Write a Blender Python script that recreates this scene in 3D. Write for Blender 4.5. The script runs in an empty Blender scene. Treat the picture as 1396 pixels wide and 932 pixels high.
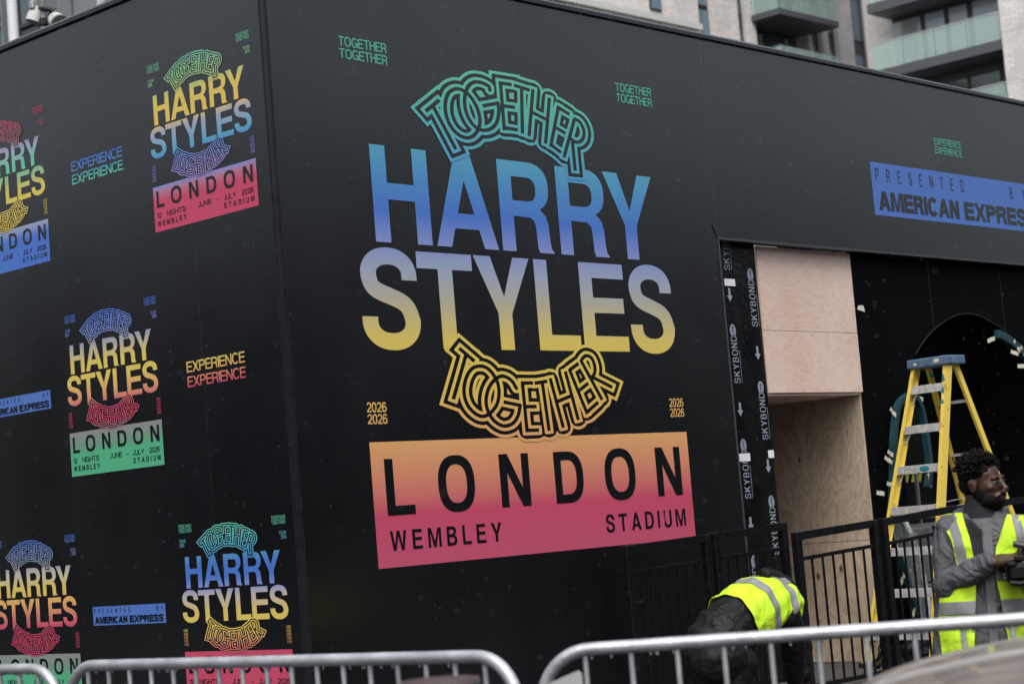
import bpy, bmesh, math, random
import numpy as np
from mathutils import Vector, Matrix, geometry
random.seed(7)
R = math.radians
scn = bpy.context.scene
COL = scn.collection

# ------------------------------------------------------------------ camera
# World frame: the corner of the black hoarding is the origin, its right-hand
# face runs along +X, its left-hand face along +Y, Z is up (metres).
S = 0.853                       # metres per survey unit
CAM = Vector((-8.34216*S, -9.75380*S, 1.28))
FPX = 2652.818                  # focal length in pixels of a 1396 px wide picture
pitch, roll, yr = R(5.3627), R(4.6672), R(42.818)
cp, sp, cr_, sr_ = math.cos(pitch), math.sin(pitch), math.cos(roll), math.sin(roll)
Mrot = Matrix(((cr_, -sr_, 0), (sr_, cr_, 0), (0, 0, 1))) @ Matrix(((1, 0, 0), (0, cp, -sp), (0, sp, cp)))
XD = Vector((math.sin(yr), 0, math.cos(yr)))
YD = Vector((-math.cos(yr), 0, math.sin(yr)))
def to_world(d):
    w = Mrot.transposed() @ Vector(d)
    return Vector((w.dot(XD), w.dot(YD), w[1]))
def ray(px, py):
    return to_world(((px-698)/FPX, -(py-466)/FPX, 1.0))
def at(px, py, Z):              # survey point: picture position at depth Z
    return CAM + ray(px, py)*Z
def at_z(px, py, z):            # where the sight line meets height z
    r = ray(px, py); return CAM + r*((z-CAM.z)/r.z)
def at_y(px, py, y):
    r = ray(px, py); return CAM + r*((y-CAM.y)/r.y)
def at_x(px, py, x):
    r = ray(px, py); return CAM + r*((x-CAM.x)/r.x)
cd = bpy.data.cameras.new('camera'); cam = bpy.data.objects.new('main_camera', cd); COL.objects.link(cam)
ax, ay, az = to_world((1, 0, 0)), to_world((0, 1, 0)), -to_world((0, 0, 1))
cam.matrix_world = Matrix(((ax.x, ay.x, az.x, CAM.x), (ax.y, ay.y, az.y, CAM.y), (ax.z, ay.z, az.z, CAM.z), (0, 0, 0, 1)))
cd.sensor_width = 36; cd.lens = 36*FPX/1396
cd.clip_start = 0.05; cd.clip_end = 3000
cd.dof.use_dof = True; cd.dof.focus_distance = 12.2; cd.dof.aperture_fstop = 3.5
scn.camera = cam

# ------------------------------------------------------------------ light
SUN_EL = R(58)
world = bpy.data.worlds.new("World"); scn.world = world; world.use_nodes = True
nt = world.node_tree; bg = nt.nodes['Background']
sky = nt.nodes.new('ShaderNodeTexSky'); sky.sky_type = 'NISHITA'; sky.sun_disc = False
sky.sun_elevation = SUN_EL; sky.sun_rotation = R(228); sky.air_density = 1.2; sky.dust_density = 6; sky.ozone_density = 1
hsv = nt.nodes.new('ShaderNodeHueSaturation'); hsv.inputs['Saturation'].default_value = 0.5
nt.links.new(sky.outputs[0], hsv.inputs['Color']); nt.links.new(hsv.outputs[0], bg.inputs['Color'])
bg.inputs['Strength'].default_value = 0.11
sd = bpy.data.lights.new('sun', 'SUN'); sun = bpy.data.objects.new('sun', sd); COL.objects.link(sun)
sd.energy = 0.8; sd.angle = R(40); sd.color = (1, 0.98, 0.95)
# Nishita sun_rotation 228 deg: direction (sin, cos) from +Y clockwise
sdir = Vector((math.sin(R(228))*math.cos(SUN_EL), math.cos(R(228))*math.cos(SUN_EL), math.sin(SUN_EL)))
sun.rotation_euler = sdir.to_track_quat('Z', 'Y').to_euler()
vs = scn.view_settings; vs.view_transform = 'Standard'; vs.look = 'None'; vs.exposure = 0.88; vs.gamma = 1; vs.use_curve_mapping = False
scn.cycles.max_bounces = 8
scn.cycles.use_denoising = True

# ------------------------------------------------------------------ helpers
def lin(c):
    return tuple((x/12.92 if x <= .04045 else ((x+.055)/1.055)**2.4) for x in c)
def rgb(r, g, b):
    return lin((r/255, g/255, b/255)) + (1,)

MATS = {}
def mat(name, color, rough=.5, metal=0, spec=.5, bump=None, vary=None, coat=0, trans=0, alpha=1, aniso=None, wet=None):
    """plain principled material; vary=(scale, amount), bump=(scale, strength)"""
    if name in MATS: return MATS[name]
    m = bpy.data.materials.new(name); m.use_nodes = True; MATS[name] = m
    t = m.node_tree; b = t.nodes['Principled BSDF']
    b.inputs['Base Color'].default_value = color if len(color) == 4 else tuple(color)+(1,)
    b.inputs['Roughness'].default_value = rough; b.inputs['Metallic'].default_value = metal
    b.inputs['Specular IOR Level'].default_value = spec
    b.inputs['Coat Weight'].default_value = coat
    b.inputs['Transmission Weight'].default_value = trans; b.inputs['Alpha'].default_value = alpha
    tc = t.nodes.new('ShaderNodeTexCoord')
    if vary:
        n = t.nodes.new('ShaderNodeTexNoise'); n.inputs['Scale'].default_value = vary[0]; n.inputs['Detail'].default_value = 6
        t.links.new(tc.outputs['Object'], n.inputs['Vector'])
        mr = t.nodes.new('ShaderNodeMapRange'); mr.inputs[1].default_value = .3; mr.inputs[2].default_value = .7
        mr.inputs[3].default_value = 1-vary[1]; mr.inputs[4].default_value = 1+vary[1]
        t.links.new(n.outputs[0], mr.inputs[0])
        mx = t.nodes.new('ShaderNodeVectorMath'); mx.operation = 'SCALE'
        mx.inputs[0].default_value = color[:3]; t.links.new(mr.outputs[0], mx.inputs['Scale'])
        t.links.new(mx.outputs[0], b.inputs['Base Color'])
        mr2 = t.nodes.new('ShaderNodeMapRange'); mr2.inputs[1].default_value = .3; mr2.inputs[2].default_value = .7
        mr2.inputs[3].default_value = rough*.85; mr2.inputs[4].default_value = min(1, rough*1.15)
        t.links.new(n.outputs[0], mr2.inputs[0]); t.links.new(mr2.outputs[0], b.inputs['Roughness'])
    if bump:
        n2 = t.nodes.new('ShaderNodeTexNoise'); n2.inputs['Scale'].default_value = bump[0]; n2.inputs['Detail'].default_value = 4
        t.links.new(tc.outputs['Object'], n2.inputs['Vector'])
        bp = t.nodes.new('ShaderNodeBump'); bp.inputs['Strength'].default_value = bump[1]; bp.inputs['Distance'].default_value = .01
        t.links.new(n2.outputs[0], bp.inputs['Height']); t.links.new(bp.outputs[0], b.inputs['Normal'])
    return m

def tag(o, label=None, cat=None, group=None, kind=None):
    if label: o['label'] = label
    if cat: o['category'] = cat
    if group: o['group'] = group
    if kind: o['kind'] = kind
    return o
def empty(name, loc=(0, 0, 0), rz=0, **k):
    o = bpy.data.objects.new(name, None); COL.objects.link(o); o.empty_display_size = .2
    o.location = loc; o.rotation_euler = (0, 0, rz); return tag(o, **k)
def link_mesh(name, me, m=None, parent=None, loc=None, rz=0, smooth=False, **k):
    o = bpy.data.objects.new(name, me); COL.objects.link(o)
    if m is not None:
        for q in (m if isinstance(m, (list, tuple)) else [m]):
            me.materials.append(q)
    if parent: o.parent = parent
    if loc is not None: o.location = loc
    if rz: o.rotation_euler = (0, 0, rz)
    if smooth:
        for p in me.polygons: p.use_smooth = True
    return tag(o, **k)
class MB:
    """collects geometry for ONE mesh object"""
    def __init__(s): s.v = []; s.f = []
    def add(s, vs_, fs):
        b = len(s.v); s.v += [tuple(v) for v in vs_]; s.f += [tuple(i+b for i in f) for f in fs]; return s
    def box(s, x0, x1, y0, y1, z0, z1, M=None):
        vs_ = [Vector((x, y, z)) for z in (z0, z1) for (x, y) in ((x0, y0), (x1, y0), (x1, y1), (x0, y1))]
        if M: vs_ = [M @ v for v in vs_]
        return s.add(vs_, [(3, 2, 1, 0), (4, 5, 6, 7), (0, 1, 5, 4), (1, 2, 6, 5), (2, 3, 7, 6), (3, 0, 4, 7)])
    def bbox(s, x0, x1, y0, y1, z0, z1, b=.004, M=None):   # bevelled box
        bm = bmesh.new(); bmesh.ops.create_cube(bm, size=1)
        for v in bm.verts: v.co = Vector(((x0+x1)/2+v.co.x*(x1-x0), (y0+y1)/2+v.co.y*(y1-y0), (z0+z1)/2+v.co.z*(z1-z0)))
        bmesh.ops.bevel(bm, geom=bm.edges[:], offset=b, segments=1, affect='EDGES')
        s.bm(bm, M); return s
    def bm(s, bm, M=None):
        bm.verts.index_update()
        s.add([(M @ v.co if M else v.co) for v in bm.verts], [[v.index for v in f.verts] for f in bm.faces]); bm.free(); return s
    def beam(s, p, q, w, h, up=(0, 0, 1), b=0):      # rectangular bar from p to q (w across, h along up)
        p, q = Vector(p), Vector(q); d = q-p; L = d.length; z = d.normalized(); u = Vector(up)
        x = u.cross(z)
        if x.length < 1e-5: x = Vector((1, 0, 0)).cross(z)
        x.normalize(); y = z.cross(x)
        M = Matrix(((x.x, y.x, z.x, p.x), (x.y, y.y, z.y, p.y), (x.z, y.z, z.z, p.z), (0, 0, 0, 1)))
        return s.bbox(-w/2, w/2, -h/2, h/2, 0, L, b, M) if b else s.box(-w/2, w/2, -h/2, h/2, 0, L, M)
    def tube(s, pts, r, n=10, cap=True):              # pts list, r scalar or list
        pts = [Vector(p) for p in pts]; rs = r if isinstance(r, (list, tuple)) else [r]*len(pts)
        rings = []; pu = None
        for i, p in enumerate(pts):
            t = (pts[min(i+1, len(pts)-1)]-pts[max(i-1, 0)]).normalized()
            if pu is None:
                pu = t.orthogonal().normalized()
            pu = (pu - t*pu.dot(t)).normalized(); w = t.cross(pu)
            rings.append([p + (pu*math.cos(a)+w*math.sin(a))*rs[i] for a in [2*math.pi*k/n for k in range(n)]])
        vs_ = [v for rg in rings for v in rg]; fs = []
        for i in range(len(rings)-1):
            for k in range(n):
                a, b_ = i*n+k, i*n+(k+1) % n; fs.append((a, b_, b_+n, a+n))
        if cap: fs.append(tuple(range(n-1, -1, -1))); fs.append(tuple(range((len(rings)-1)*n, len(rings)*n)))
        return s.add(vs_, fs)
    def ball(s, c, r, seg=10, M=None):
        r = r if isinstance(r, (tuple, list)) else (r, r, r); bm = bmesh.new()
        bmesh.ops.create_uvsphere(bm, u_segments=seg, v_segments=max(4, seg//2+1), radius=1)
        for v in bm.verts: v.co = Vector((v.co.x*r[0], v.co.y*r[1], v.co.z*r[2]))
        if M: bmesh.ops.transform(bm, matrix=M, verts=bm.verts)
        bmesh.ops.translate(bm, vec=Vector(c), verts=bm.verts)
        return s.bm(bm)
    def prism(s, poly, y0, y1):                        # polygon in xz, extruded in y
        n = len(poly); vs_ = [(x, y0, z) for x, z in poly]+[(x, y1, z) for x, z in poly]
        tris = geometry.tessellate_polygon([[Vector((x, z, 0)) for x, z in poly]])
        fs = [tuple(t) for t in tris]+[tuple(i+n for i in reversed(t)) for t in tris]
        fs += [(i, (i+1) % n, (i+1) % n+n, i+n) for i in range(n)]
        return s.add(vs_, fs)
    def mesh(s, name='m', fix=False):
        me = bpy.data.meshes.new(name); me.from_pydata(s.v, [], s.f); me.update()
        if fix:
            bm = bmesh.new(); bm.from_mesh(me); bmesh.ops.recalc_face_normals(bm, faces=bm.faces); bm.to_mesh(me); bm.free()
        return me
    def build(s, name, m, parent=None, smooth=False, loc=None, rz=0, fix=True, **k):
        me = s.mesh(name, fix)
        o = link_mesh(name, me, m, parent, loc, rz, **k)
        if smooth:
            for p in me.polygons: p.use_smooth = True
            if smooth != 'all':
                me.set_sharp_from_angle(angle=R(smooth if smooth is not True else 40))
        return o
def copy_tree(o, parent=None):
    c = o.copy(); COL.objects.link(c); c.parent = parent
    for ch in list(o.children): copy_tree(ch, c)
    return c

# ------------------------------------------------------------------ lettering (own vector glyphs, cap height 1)
def arc(cx, cz, rx, rz, a0, a1, n=9, e=2.35):
    out = []
    for i in range(n+1):
        a = R(a0+(a1-a0)*i/n); c, s_ = math.cos(a), math.sin(a)
        out.append((cx+rx*math.copysign(abs(c)**(2/e), c), cz+rz*math.copysign(abs(s_)**(2/e), s_)))
    return out
def smooth(p, n=5):
    out = []
    for i in range(len(p)-1):
        p0 = p[max(0, i-1)]; p1 = p[i]; p2 = p[i+1]; p3 = p[min(len(p)-1, i+2)]
        for j in range(n):
            t = j/n
            out.append(tuple(.5*((2*b)+(-a+c)*t+(2*a-5*b+4*c-d)*t*t+(-a+3*b-3*c+d)*t**3) for a, b, c, d in zip(p0, p1, p2, p3)))
    return out+[p[-1]]
def stroke(path, v, h):
    """outline of a stroke drawn with an elliptical pen (v wide on stems, h on bars), mitred corners"""
    n = len(path); Lf, Rt = [], []
    for i, (x, z) in enumerate(path):
        ds = []
        if i > 0: ds.append((x-path[i-1][0], z-path[i-1][1]))
        if i < n-1: ds.append((path[i+1][0]-x, path[i+1][1]-z))
        ns = []
        for dx, dz in ds:
            l = math.hypot(dx, dz) or 1; ns.append((-dz/l, dx/l))
        nx = sum(a[0] for a in ns); nz = sum(a[1] for a in ns); l = math.hypot(nx, nz) or 1; nx /= l; nz /= l
        k = 1/max(.45, nx*ns[0][0]+nz*ns[0][1])
        ox, oz = nx*k*v/2, nz*k*h/2
        Lf.append((x+ox, z+oz)); Rt.append((x-ox, z-oz))
    return Lf+Rt[::-1]
WID = dict(A=.93, B=.80, C=.86, D=.84, E=.75, G=.90, H=.80, I=.21, J=.62, K=.86, L=.69, M=1.02, N=.82, O=.93, P=.78, R=.825,
           S=.81, T=.81, U=.80, V=.88, W=1.22, X=.87, Y=.885)
WID.update({'0': .62, '1': .40, '2': .62, '6': .62, ' ': .32, '-': .34, '.': .22})
def glyph(ch, W, v, h):
    """list of pieces, each a list of loops (first outer, others holes)"""
    if ch == 'I': return [[[(0, 0), (0, 1), (v, 1), (v, 0)]]]
    if ch == 'H': m0, m1 = .47-h/2+.0, .53+h/2-.0; m0, m1 = .53-h/2, .53+h/2; return [[[(0, 0), (0, 1), (v, 1), (v, m1), (W-v, m1), (W-v, 1), (W, 1), (W, 0), (W-v, 0), (W-v, m0), (v, m0), (v, 0)]]]
    if ch == 'L': return [[[(0, 0), (0, 1), (v, 1), (v, h), (W, h), (W, 0)]]]
    if ch == 'T': return [[[(0, 1), (W, 1), (W, 1-h), ((W+v)/2, 1-h), ((W+v)/2, 0), ((W-v)/2, 0), ((W-v)/2, 1-h), (0, 1-h)]]]
    if ch == 'E': return [[[(0, 0), (0, 1), (W-.015, 1), (W-.015, 1-h), (v, 1-h), (v, .52+h/2), (W-.04, .52+h/2), (W-.04, .52-h/2), (v, .52-h/2), (v, h), (W, h), (W, 0)]]]
    if ch == 'A':
        a = v*.57; k = W/2-a; s_ = v*1.02; zi = (W/2-s_)/k; y1, y2 = .20, .20+h*.95
        return [[[(0, 0), (k, 1), (W-k, 1), (W, 0), (W-s_, 0), (W-s_-k*y1, y1), (s_+k*y1, y1), (s_, 0)], [(s_+k*y2, y2), (W-s_-k*y2, y2), (W/2, zi)]]]
    if ch == 'V':
        t = v*.52; return [[[(0, 1), (v*1.05, 1), (W/2, .24), (W-v*1.05, 1), (W, 1), (W/2+t, 0), (W/2-t, 0)]]]
    if ch == 'Y':
        s_ = v*1.22; return [[[(0, 1), (s_, 1), (W/2, .57), (W-s_, 1), (W, 1), (W/2+v/2, .39), (W/2+v/2, 0), (W/2-v/2, 0), (W/2-v/2, .39)]]]
    if ch == 'N':
        v2 = v*1.12; q = (W-v-v2)/(W-v2); return [[[(0, 0), (0, 1), (v2, 1), (W-v, 1-q), (W-v, 1), (W, 1), (W, 0), (W-v2, 0), (v, q), (v, 0)]]]
    if ch == 'M':
        m = v*1.25; return [[[(0, 0), (0, 1), (m, 1), (W/2, .30), (W-m, 1), (W, 1), (W, 0), (W-v*.92, 0), (W-v*.92, .80), (W/2+v*.45, 0), (W/2-v*.45, 0), (v*.92, .80), (v*.92, 0)]]]
    if ch == 'W':
        b = W*.17; s_ = v*.95; t = v*.5
        return [[[(0, 1), (s_, 1), (b+s_*.62, .27), (W/2-t, 1), (W/2+t, 1), (W-b-s_*.62, .27), (W-s_, 1), (W, 1), (W-b, 0), (W-b-s_, 0), (W/2, .72), (b+s_, 0), (b, 0)]]]
    if ch == 'X':
        s_ = v*1.2; return [[[(0, 0), (s_, 0), (W/2, .36), (W-s_, 0), (W, 0), (W/2+s_*.56, .51), (W, 1), (W-s_, 1), (W/2, .66), (s_, 1), (0, 1), (W/2-s_*.56, .51)]]]
    if ch == 'K':
        return [[[(0, 0), (0, 1), (v, 1), (v, .56), (W-v*1.35, 1), (W, 1), (W*.56, .60), (W, 0), (W-v*1.2, 0), (W*.56-v*.62, .45), (v, .33), (v, 0)]]]
    if ch in 'O0':
        o = arc(W/2, .5, W/2, .52, 0, 360, 44, 2.45)[:-1]; i = arc(W/2, .5, W/2-v, .52-h, 0, 360, 44, 2.45)[:-1]; return [[o, i]]
    if ch == 'D':
        o = [(0, 0), (0, 1)]+arc(W*.45, .5, W*.55, .5, 90, -90, 22, 2.5); i = [(v, h), (v, 1-h)]+arc(W*.45, .5, W*.55-v, .5-h, 90, -90, 22, 2.5); return [[o, i]]
    if ch == 'P':
        o = [(0, 0), (0, 1)]+arc(W*.5, .70, W*.5, .30, 90, -90, 20, 2.4)+[(v, .40), (v, 0)]; i = [(v, .40+h), (v, 1-h)]+arc(W*.5, .70, W*.5-v, .30-h, 90, -90, 20, 2.4); return [[o, i]]
    if ch == 'R':
        o = [(0, 0), (0, 1)]+arc(W*.55, .73, W*.42, .27, 90, -62, 18, 2.4)+[(W*.885, .41), (W*.925, .31), (W*.935, .13), (W*.955, .045), (W, .012), (W, 0),
             (W-v*1.12, 0), (W-v*1.24, .05), (W*.935-v, .16), (W*.925-v, .29), (W*.905-v, .345), (W*.83-v, .385), (v, .39), (v, 0)]
        i = [(v, .39+h), (v, 1-h)]+arc(W*.53, .695+.0, W*.44-v, (1-h-.39-h)/2, 90, -90, 16, 2.5)
        i = [(v, .39+h), (v, 1-h)]+[(x, z-.695+(1-h+.39+h)/2) for x, z in arc(W*.53, .695, W*.44-v, (1-h-.39-h)/2, 90, -90, 16, 2.5)]
        return [[o, i]]
    if ch == 'B':
        o = [(0, 0), (0, 1)]+arc(W*.5, .755, W*.44, .245, 90, -70, 14, 2.4)+arc(W*.5, .275, W*.5, .275, 72, -90, 16, 2.4)
        i1 = [(v, .52+h/2), (v, 1-h)]+arc(W*.48, (1.52-h/2)/2, W*.46-v, (1-h-.52-h/2)/2, 90, -90, 12, 2.4)
        i2 = [(v, h), (v, .52-h/2)]+arc(W*.5, (.52+h/2)/2, W*.5-v, (.52-h*1.5)/2, 90, -90, 12, 2.4); return [[o, i1, i2]]
    if ch == 'C': return [[stroke(arc(W/2, .5, W/2-v/2, .52-h/2, 38, 322, 40, 2.3), v, h)]]
    if ch == 'G':
        p = arc(W/2, .5, W/2-v/2, .52-h/2, 38, 335, 40, 2.3)
        return [[stroke(p, v, h)], [[(W*.52, .52), (W, .52), (W, 0), (W-v*.62, 0), (W-v*.8, .30), (W-v, .36), (W*.52, .36)]]]
    if ch == 'U': return [[stroke([(v/2, 1), (v/2, .36)]+arc(W/2, .36, W/2-v/2, .38-h/2, 180, 360, 24, 2.3)+[(W-v/2, 1)], v, h)]]
    if ch == 'J': return [[stroke([(W-v/2, 1), (W-v/2, .32)]+arc(W/2, .32, W/2-v/2, .34-h/2, 360, 185, 20, 2.3), v, h)]]
    if ch == 'S':
        rx = W/2-v/2
        p = [(W-v/2-.012, .695)]+arc(W/2, .735, rx-.012, .285-h/2, 2, 172, 20, 2.2)+smooth([(v/2+.012, .735), (v/2+.06*W, .635), (W*.30, .575), (W*.5, .525), (W*.70, .470), (W-v/2-.06*W, .400), (W-v/2, .285)])[1:-1]+arc(W/2, .275, rx, .295-h/2, 2, -178, 24, 2.2)+[(v/2, .315)]
        return [[stroke(p, v, h)]]
    if ch == '2':
        p = arc(W/2, .70, W/2-v/2, .31-h/2, 172, -18, 16, 2.2)+[(W*.80, .52), (W*.5, .34), (W*.25, .20), (v*.55, .03)]
        return [[stroke(p, v, h)], [[(0, 0), (0, h), (W, h), (W, 0)]]]
    if ch == '6':
        o = arc(W/2, .32, W/2, .335, 0, 360, 32, 2.2)[:-1]; i = arc(W/2, .32, W/2-v, .335-h, 0, 360, 32, 2.2)[:-1]
        p = arc(W/2, .60, W/2-v/2, .42-h/2, 28, 180, 18, 2.2)+[(v/2, .32)]
        return [[o, i], [stroke(p, v, h)]]
    if ch == '1': return [[[(W-v, 0), (W-v, .70), (0, .70), (0, .70+h*.7), (W*.35, .86), (W-v*.72, 1), (W, 1), (W, 0)]]]
    if ch == '-': return [[[(0, .36), (0, .36+h), (W, .36+h), (W, .36)]]]
    if ch == '.': return [[[(0, .38), (0, .38+v), (v, .38+v), (v, .38)]]]
    return []
def text(mb, s, x0, x1, z0, cap, v=.21, h=.17, gap=None, fit=.06, y=-.0015, wk=1.0):
    """sets s between x0 and x1; gap=None: letters keep their width (times wk) and are tracked out to fit,
    otherwise letters are scaled to fit with side gaps of `fit` cap heights"""
    ws = [WID[c]*wk for c in s]
    ws = [v if c == 'I' else w for c, w in zip(s, ws)]
    total = (x1-x0)/cap
    if gap is None:
        k = 1.0; g = (total-sum(ws))/max(1, len(s)-1)
    else:
        g = fit; k = (total-g*(len(s)-1)-sum(w for c, w in zip(s, ws) if c == 'I'))/sum(w for c, w in zip(s, ws) if c != 'I')
    x = 0
    for c, w in zip(s, ws):
        w2 = w if c == 'I' else w*k
        for n, loops in enumerate(glyph(c, w2, v, h)):
            L3 = [[Vector((a, b, 0)) for a, b in lp] for lp in loops]
            flat = [p for lp in L3 for p in lp]
            tr = geometry.tessellate_polygon(L3)
            mb.add([(x0+(x+p.x)*cap, y-n*.0004, z0+p.y*cap) for p in flat], [tuple(t) for t in tr])
        x += w2+g
def text2(mb, s, x0, x1, z0, cap, v, h, fit=.06, **k): text(mb, s, x0, x1, z0, cap, v, h, gap=1, fit=fit, **k)
def rect(mb, x0, x1, z0, z1, y=-.001): mb.add([(x0, y, z0), (x1, y, z0), (x1, y, z1), (x0, y, z1)], [(0, 1, 2, 3)])

# ------------------------------------------------------------------ the concentric-line emblem (distance field contours)
EM_UP = {'bars':[[(0.789,2.374),(0.937,2.471)],[(0.867,2.422),(1.069,2.119)],[(1.57,2.515),(1.393,2.475)],[(1.589,2.673),(1.731,2.674)],[(1.608,2.686),(1.609,2.312)],[(1.604,2.499),(1.746,2.5)],[(1.605,2.33),(1.757,2.328)],[(1.758,2.673),(1.931,2.653)],[(1.841,2.657),(1.808,2.305)],[(1.97,2.665),(1.881,2.292)],[(2.153,2.617),(2.063,2.25)],[(1.934,2.483),(2.107,2.439)],[(2.232,2.556),(2.375,2.509)],[(2.253,2.564),(2.12,2.23)],[(2.19,2.39),(2.308,2.352)],[(2.118,2.249),(2.237,2.194)],[(2.43,2.479),(2.265,2.159)],[(2.381,2.291),(2.386,2.064)]],'curves':[[(1.119,2.574),(1.181,2.574),(1.241,2.552),(1.298,2.502),(1.338,2.435),(1.351,2.365),(1.331,2.301),(1.281,2.247),(1.209,2.216),(1.13,2.224),(1.06,2.262),(1.012,2.323),(0.992,2.4),(1.005,2.48),(1.048,2.542),(1.119,2.574)],[(1.484,2.605),(1.48,2.63),(1.441,2.645),(1.391,2.653),(1.327,2.649),(1.267,2.62),(1.228,2.571),(1.205,2.51),(1.203,2.439),(1.227,2.371),(1.277,2.318),(1.337,2.292),(1.4,2.291),(1.473,2.314),(1.529,2.36),(1.558,2.421),(1.566,2.476),(1.562,2.514)],[(2.435,2.479),(2.485,2.463),(2.519,2.426),(2.531,2.38),(2.513,2.331),(2.471,2.301),(2.418,2.294),(2.361,2.317)]]}
EM_LO = {'bars':[[(0.942,0.654),(1.087,0.562)],[(1.005,0.606),(0.84,0.287)],[(1.536,0.236),(1.361,0.263)],[(1.563,0.402),(1.696,0.402)],[(1.58,0.413),(1.588,0.036)],[(1.588,0.226),(1.714,0.225)],[(1.573,0.05),(1.719,0.049)],[(1.714,0.399),(1.855,0.415)],[(1.8,0.401),(1.832,0.042)],[(1.892,0.436),(1.995,0.062)],[(2.071,0.488),(2.174,0.119)],[(1.945,0.258),(2.127,0.306)],[(2.116,0.498),(2.232,0.551)],[(2.119,0.505),(2.283,0.163)],[(2.21,0.342),(2.325,0.398)],[(2.273,0.17),(2.424,0.251)],[(2.262,0.575),(2.474,0.269)],[(2.39,0.442),(2.609,0.366)]],'curves':[[(1.135,0.526),(1.21,0.514),(1.275,0.465),(1.317,0.391),(1.316,0.312),(1.285,0.244),(1.215,0.186),(1.135,0.16),(1.06,0.178),(0.99,0.232),(0.957,0.305),(0.962,0.382),(1.002,0.46),(1.063,0.511),(1.135,0.526)],[(1.51,0.363),(1.47,0.415),(1.409,0.447),(1.338,0.45),(1.262,0.411),(1.206,0.352),(1.176,0.274),(1.186,0.201),(1.237,0.132),(1.31,0.093),(1.374,0.087),(1.448,0.108),(1.505,0.162),(1.536,0.236)],[(2.268,0.575),(2.299,0.601),(2.339,0.612),(2.387,0.596),(2.412,0.557),(2.421,0.513),(2.408,0.473),(2.375,0.443)]]}
def catmull(p, n=4):
    out = []
    cl = p[0] == p[-1]
    for i in range(len(p)-1):
        p0 = p[i-1] if i > 0 else (p[-2] if cl else p[0]); p1 = p[i]; p2 = p[i+1]
        p3 = p[i+2] if i+2 < len(p) else (p[1] if cl else p[-1])
        for j in range(n):
            t = j/n
            out.append(tuple(.5*((2*b)+(-a+c)*t+(2*a-5*b+4*c-d)*t*t+(-a+3*b-3*c+d)*t**3) for a, b, c, d in zip(p0, p1, p2, p3)))
    return out+[p[-1]]
def emblem(E, g=.0248, ani=1.38, cell=.0055):
    pts = [q for b in E['bars']+E['curves'] for q in b]
    x0, x1 = min(p[0] for p in pts)-5*g*ani, max(p[0] for p in pts)+5*g*ani
    z0, z1 = min(p[1] for p in pts)-5*g, max(p[1] for p in pts)+5*g
    nx, nz = int((x1-x0)/ani/cell)+1, int((z1-z0)/cell)+1
    X, Z = np.meshgrid(np.linspace(x0/ani, x1/ani, nx), np.linspace(z0, z1, nz)); Dm = np.full(X.shape, 9.0)
    a = g/2
    Dr = Dm.copy()
    for i, (p, q) in enumerate(E['bars']):
        p = np.array((p[0]/ani, p[1])); q = np.array((q[0]/ani, q[1])); c = (p+q)/2; d = q-p; L = np.hypot(*d); d = d/L
        u = abs((X-c[0])*d[0]+(Z-c[1])*d[1])-L/2+a; v = abs(-(X-c[0])*d[1]+(Z-c[1])*d[0])
        box = np.maximum(u, v)
        Dr = np.minimum(Dr, box)
        Dm = np.minimum(Dm, box if i in (0, 1, 3, 17) else np.hypot(np.maximum(u, 0), v))   # only the outer corners of the first and last strokes stay sharp
    for cv in E['curves']:
        cv = [(x/ani, z) for x, z in catmull(cv)]
        for (px, pz), (qx, qz) in zip(cv, cv[1:]):
            dx, dz = qx-px, qz-pz; l2 = dx*dx+dz*dz+1e-12
            t = np.clip(((X-px)*dx+(Z-pz)*dz)/l2, 0, 1)
            e_ = np.hypot(X-px-t*dx, Z-pz-t*dz); Dm = np.minimum(Dm, e_); Dr = np.minimum(Dr, e_)
    w_ = np.clip((Dr-1.3*g)/(.9*g), 0, 1); Dm = Dr+(Dm-Dr)*w_
    def contour(F, y):
        V, T = [], []
        Xw = X*ani
        for tri in (((0, 0), (0, 1), (1, 1)), ((0, 0), (1, 1), (1, 0))):
            P = []
            for (i, j) in tri:
                sl = (slice(i, nz-1+i), slice(j, nx-1+j)); P.append((Xw[sl].ravel(), Z[sl].ravel(), F[sl].ravel()))
            ins = [p[2] > 0 for p in P]; cnt = ins[0].astype(int)+ins[1]+ins[2]
            def emit(*cols):   # each col = (x, z) arrays
                n = len(cols[0][0]); base = len(V)
                if n == 0: return
                A_ = np.stack([np.stack((c[0], np.full(n, y), c[1]), 1) for c in cols], 1).reshape(-1, 3)
                V.extend(map(tuple, A_)); k = len(cols)
                T.extend(tuple(base+m*k+r for r in range(k)) for m in range(n))
            def sel(m, k): return P[k][0][m], P[k][1][m], P[k][2][m]
            def mid(m, k, l):
                a_, b_ = sel(m, k), sel(m, l); t = a_[2]/(a_[2]-b_[2]); return a_[0]+(b_[0]-a_[0])*t, a_[1]+(b_[1]-a_[1])*t
            m = cnt == 3; emit(*[sel(m, k)[:2] for k in range(3)])
            for k in range(3):
                k1, k2 = (k+1) % 3, (k+2) % 3
                m = (cnt == 1) & ins[k]; emit(sel(m, k)[:2], mid(m, k, k1), mid(m, k, k2))
                m = (cnt == 2) & ~ins[k]; emit(mid(m, k1, k), sel(m, k1)[:2], sel(m, k2)[:2], mid(m, k2, k))
        me = bpy.data.meshes.new('emblem'); me.from_pydata(V, [], T)
        bm = bmesh.new(); bm.from_mesh(me); bmesh.ops.remove_doubles(bm, verts=bm.verts, dist=1e-5)
        for f in bm.faces:
            if f.normal.y > 0: f.normal_flip()
        bm.to_mesh(me); bm.free(); return me
    lines = np.minimum(.45*g-np.abs(np.mod(Dm, 2*g)-g), 3.45*g-Dm)
    return contour(lines, -.0035), contour(3.0*g-Dm, -.0025)
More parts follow.
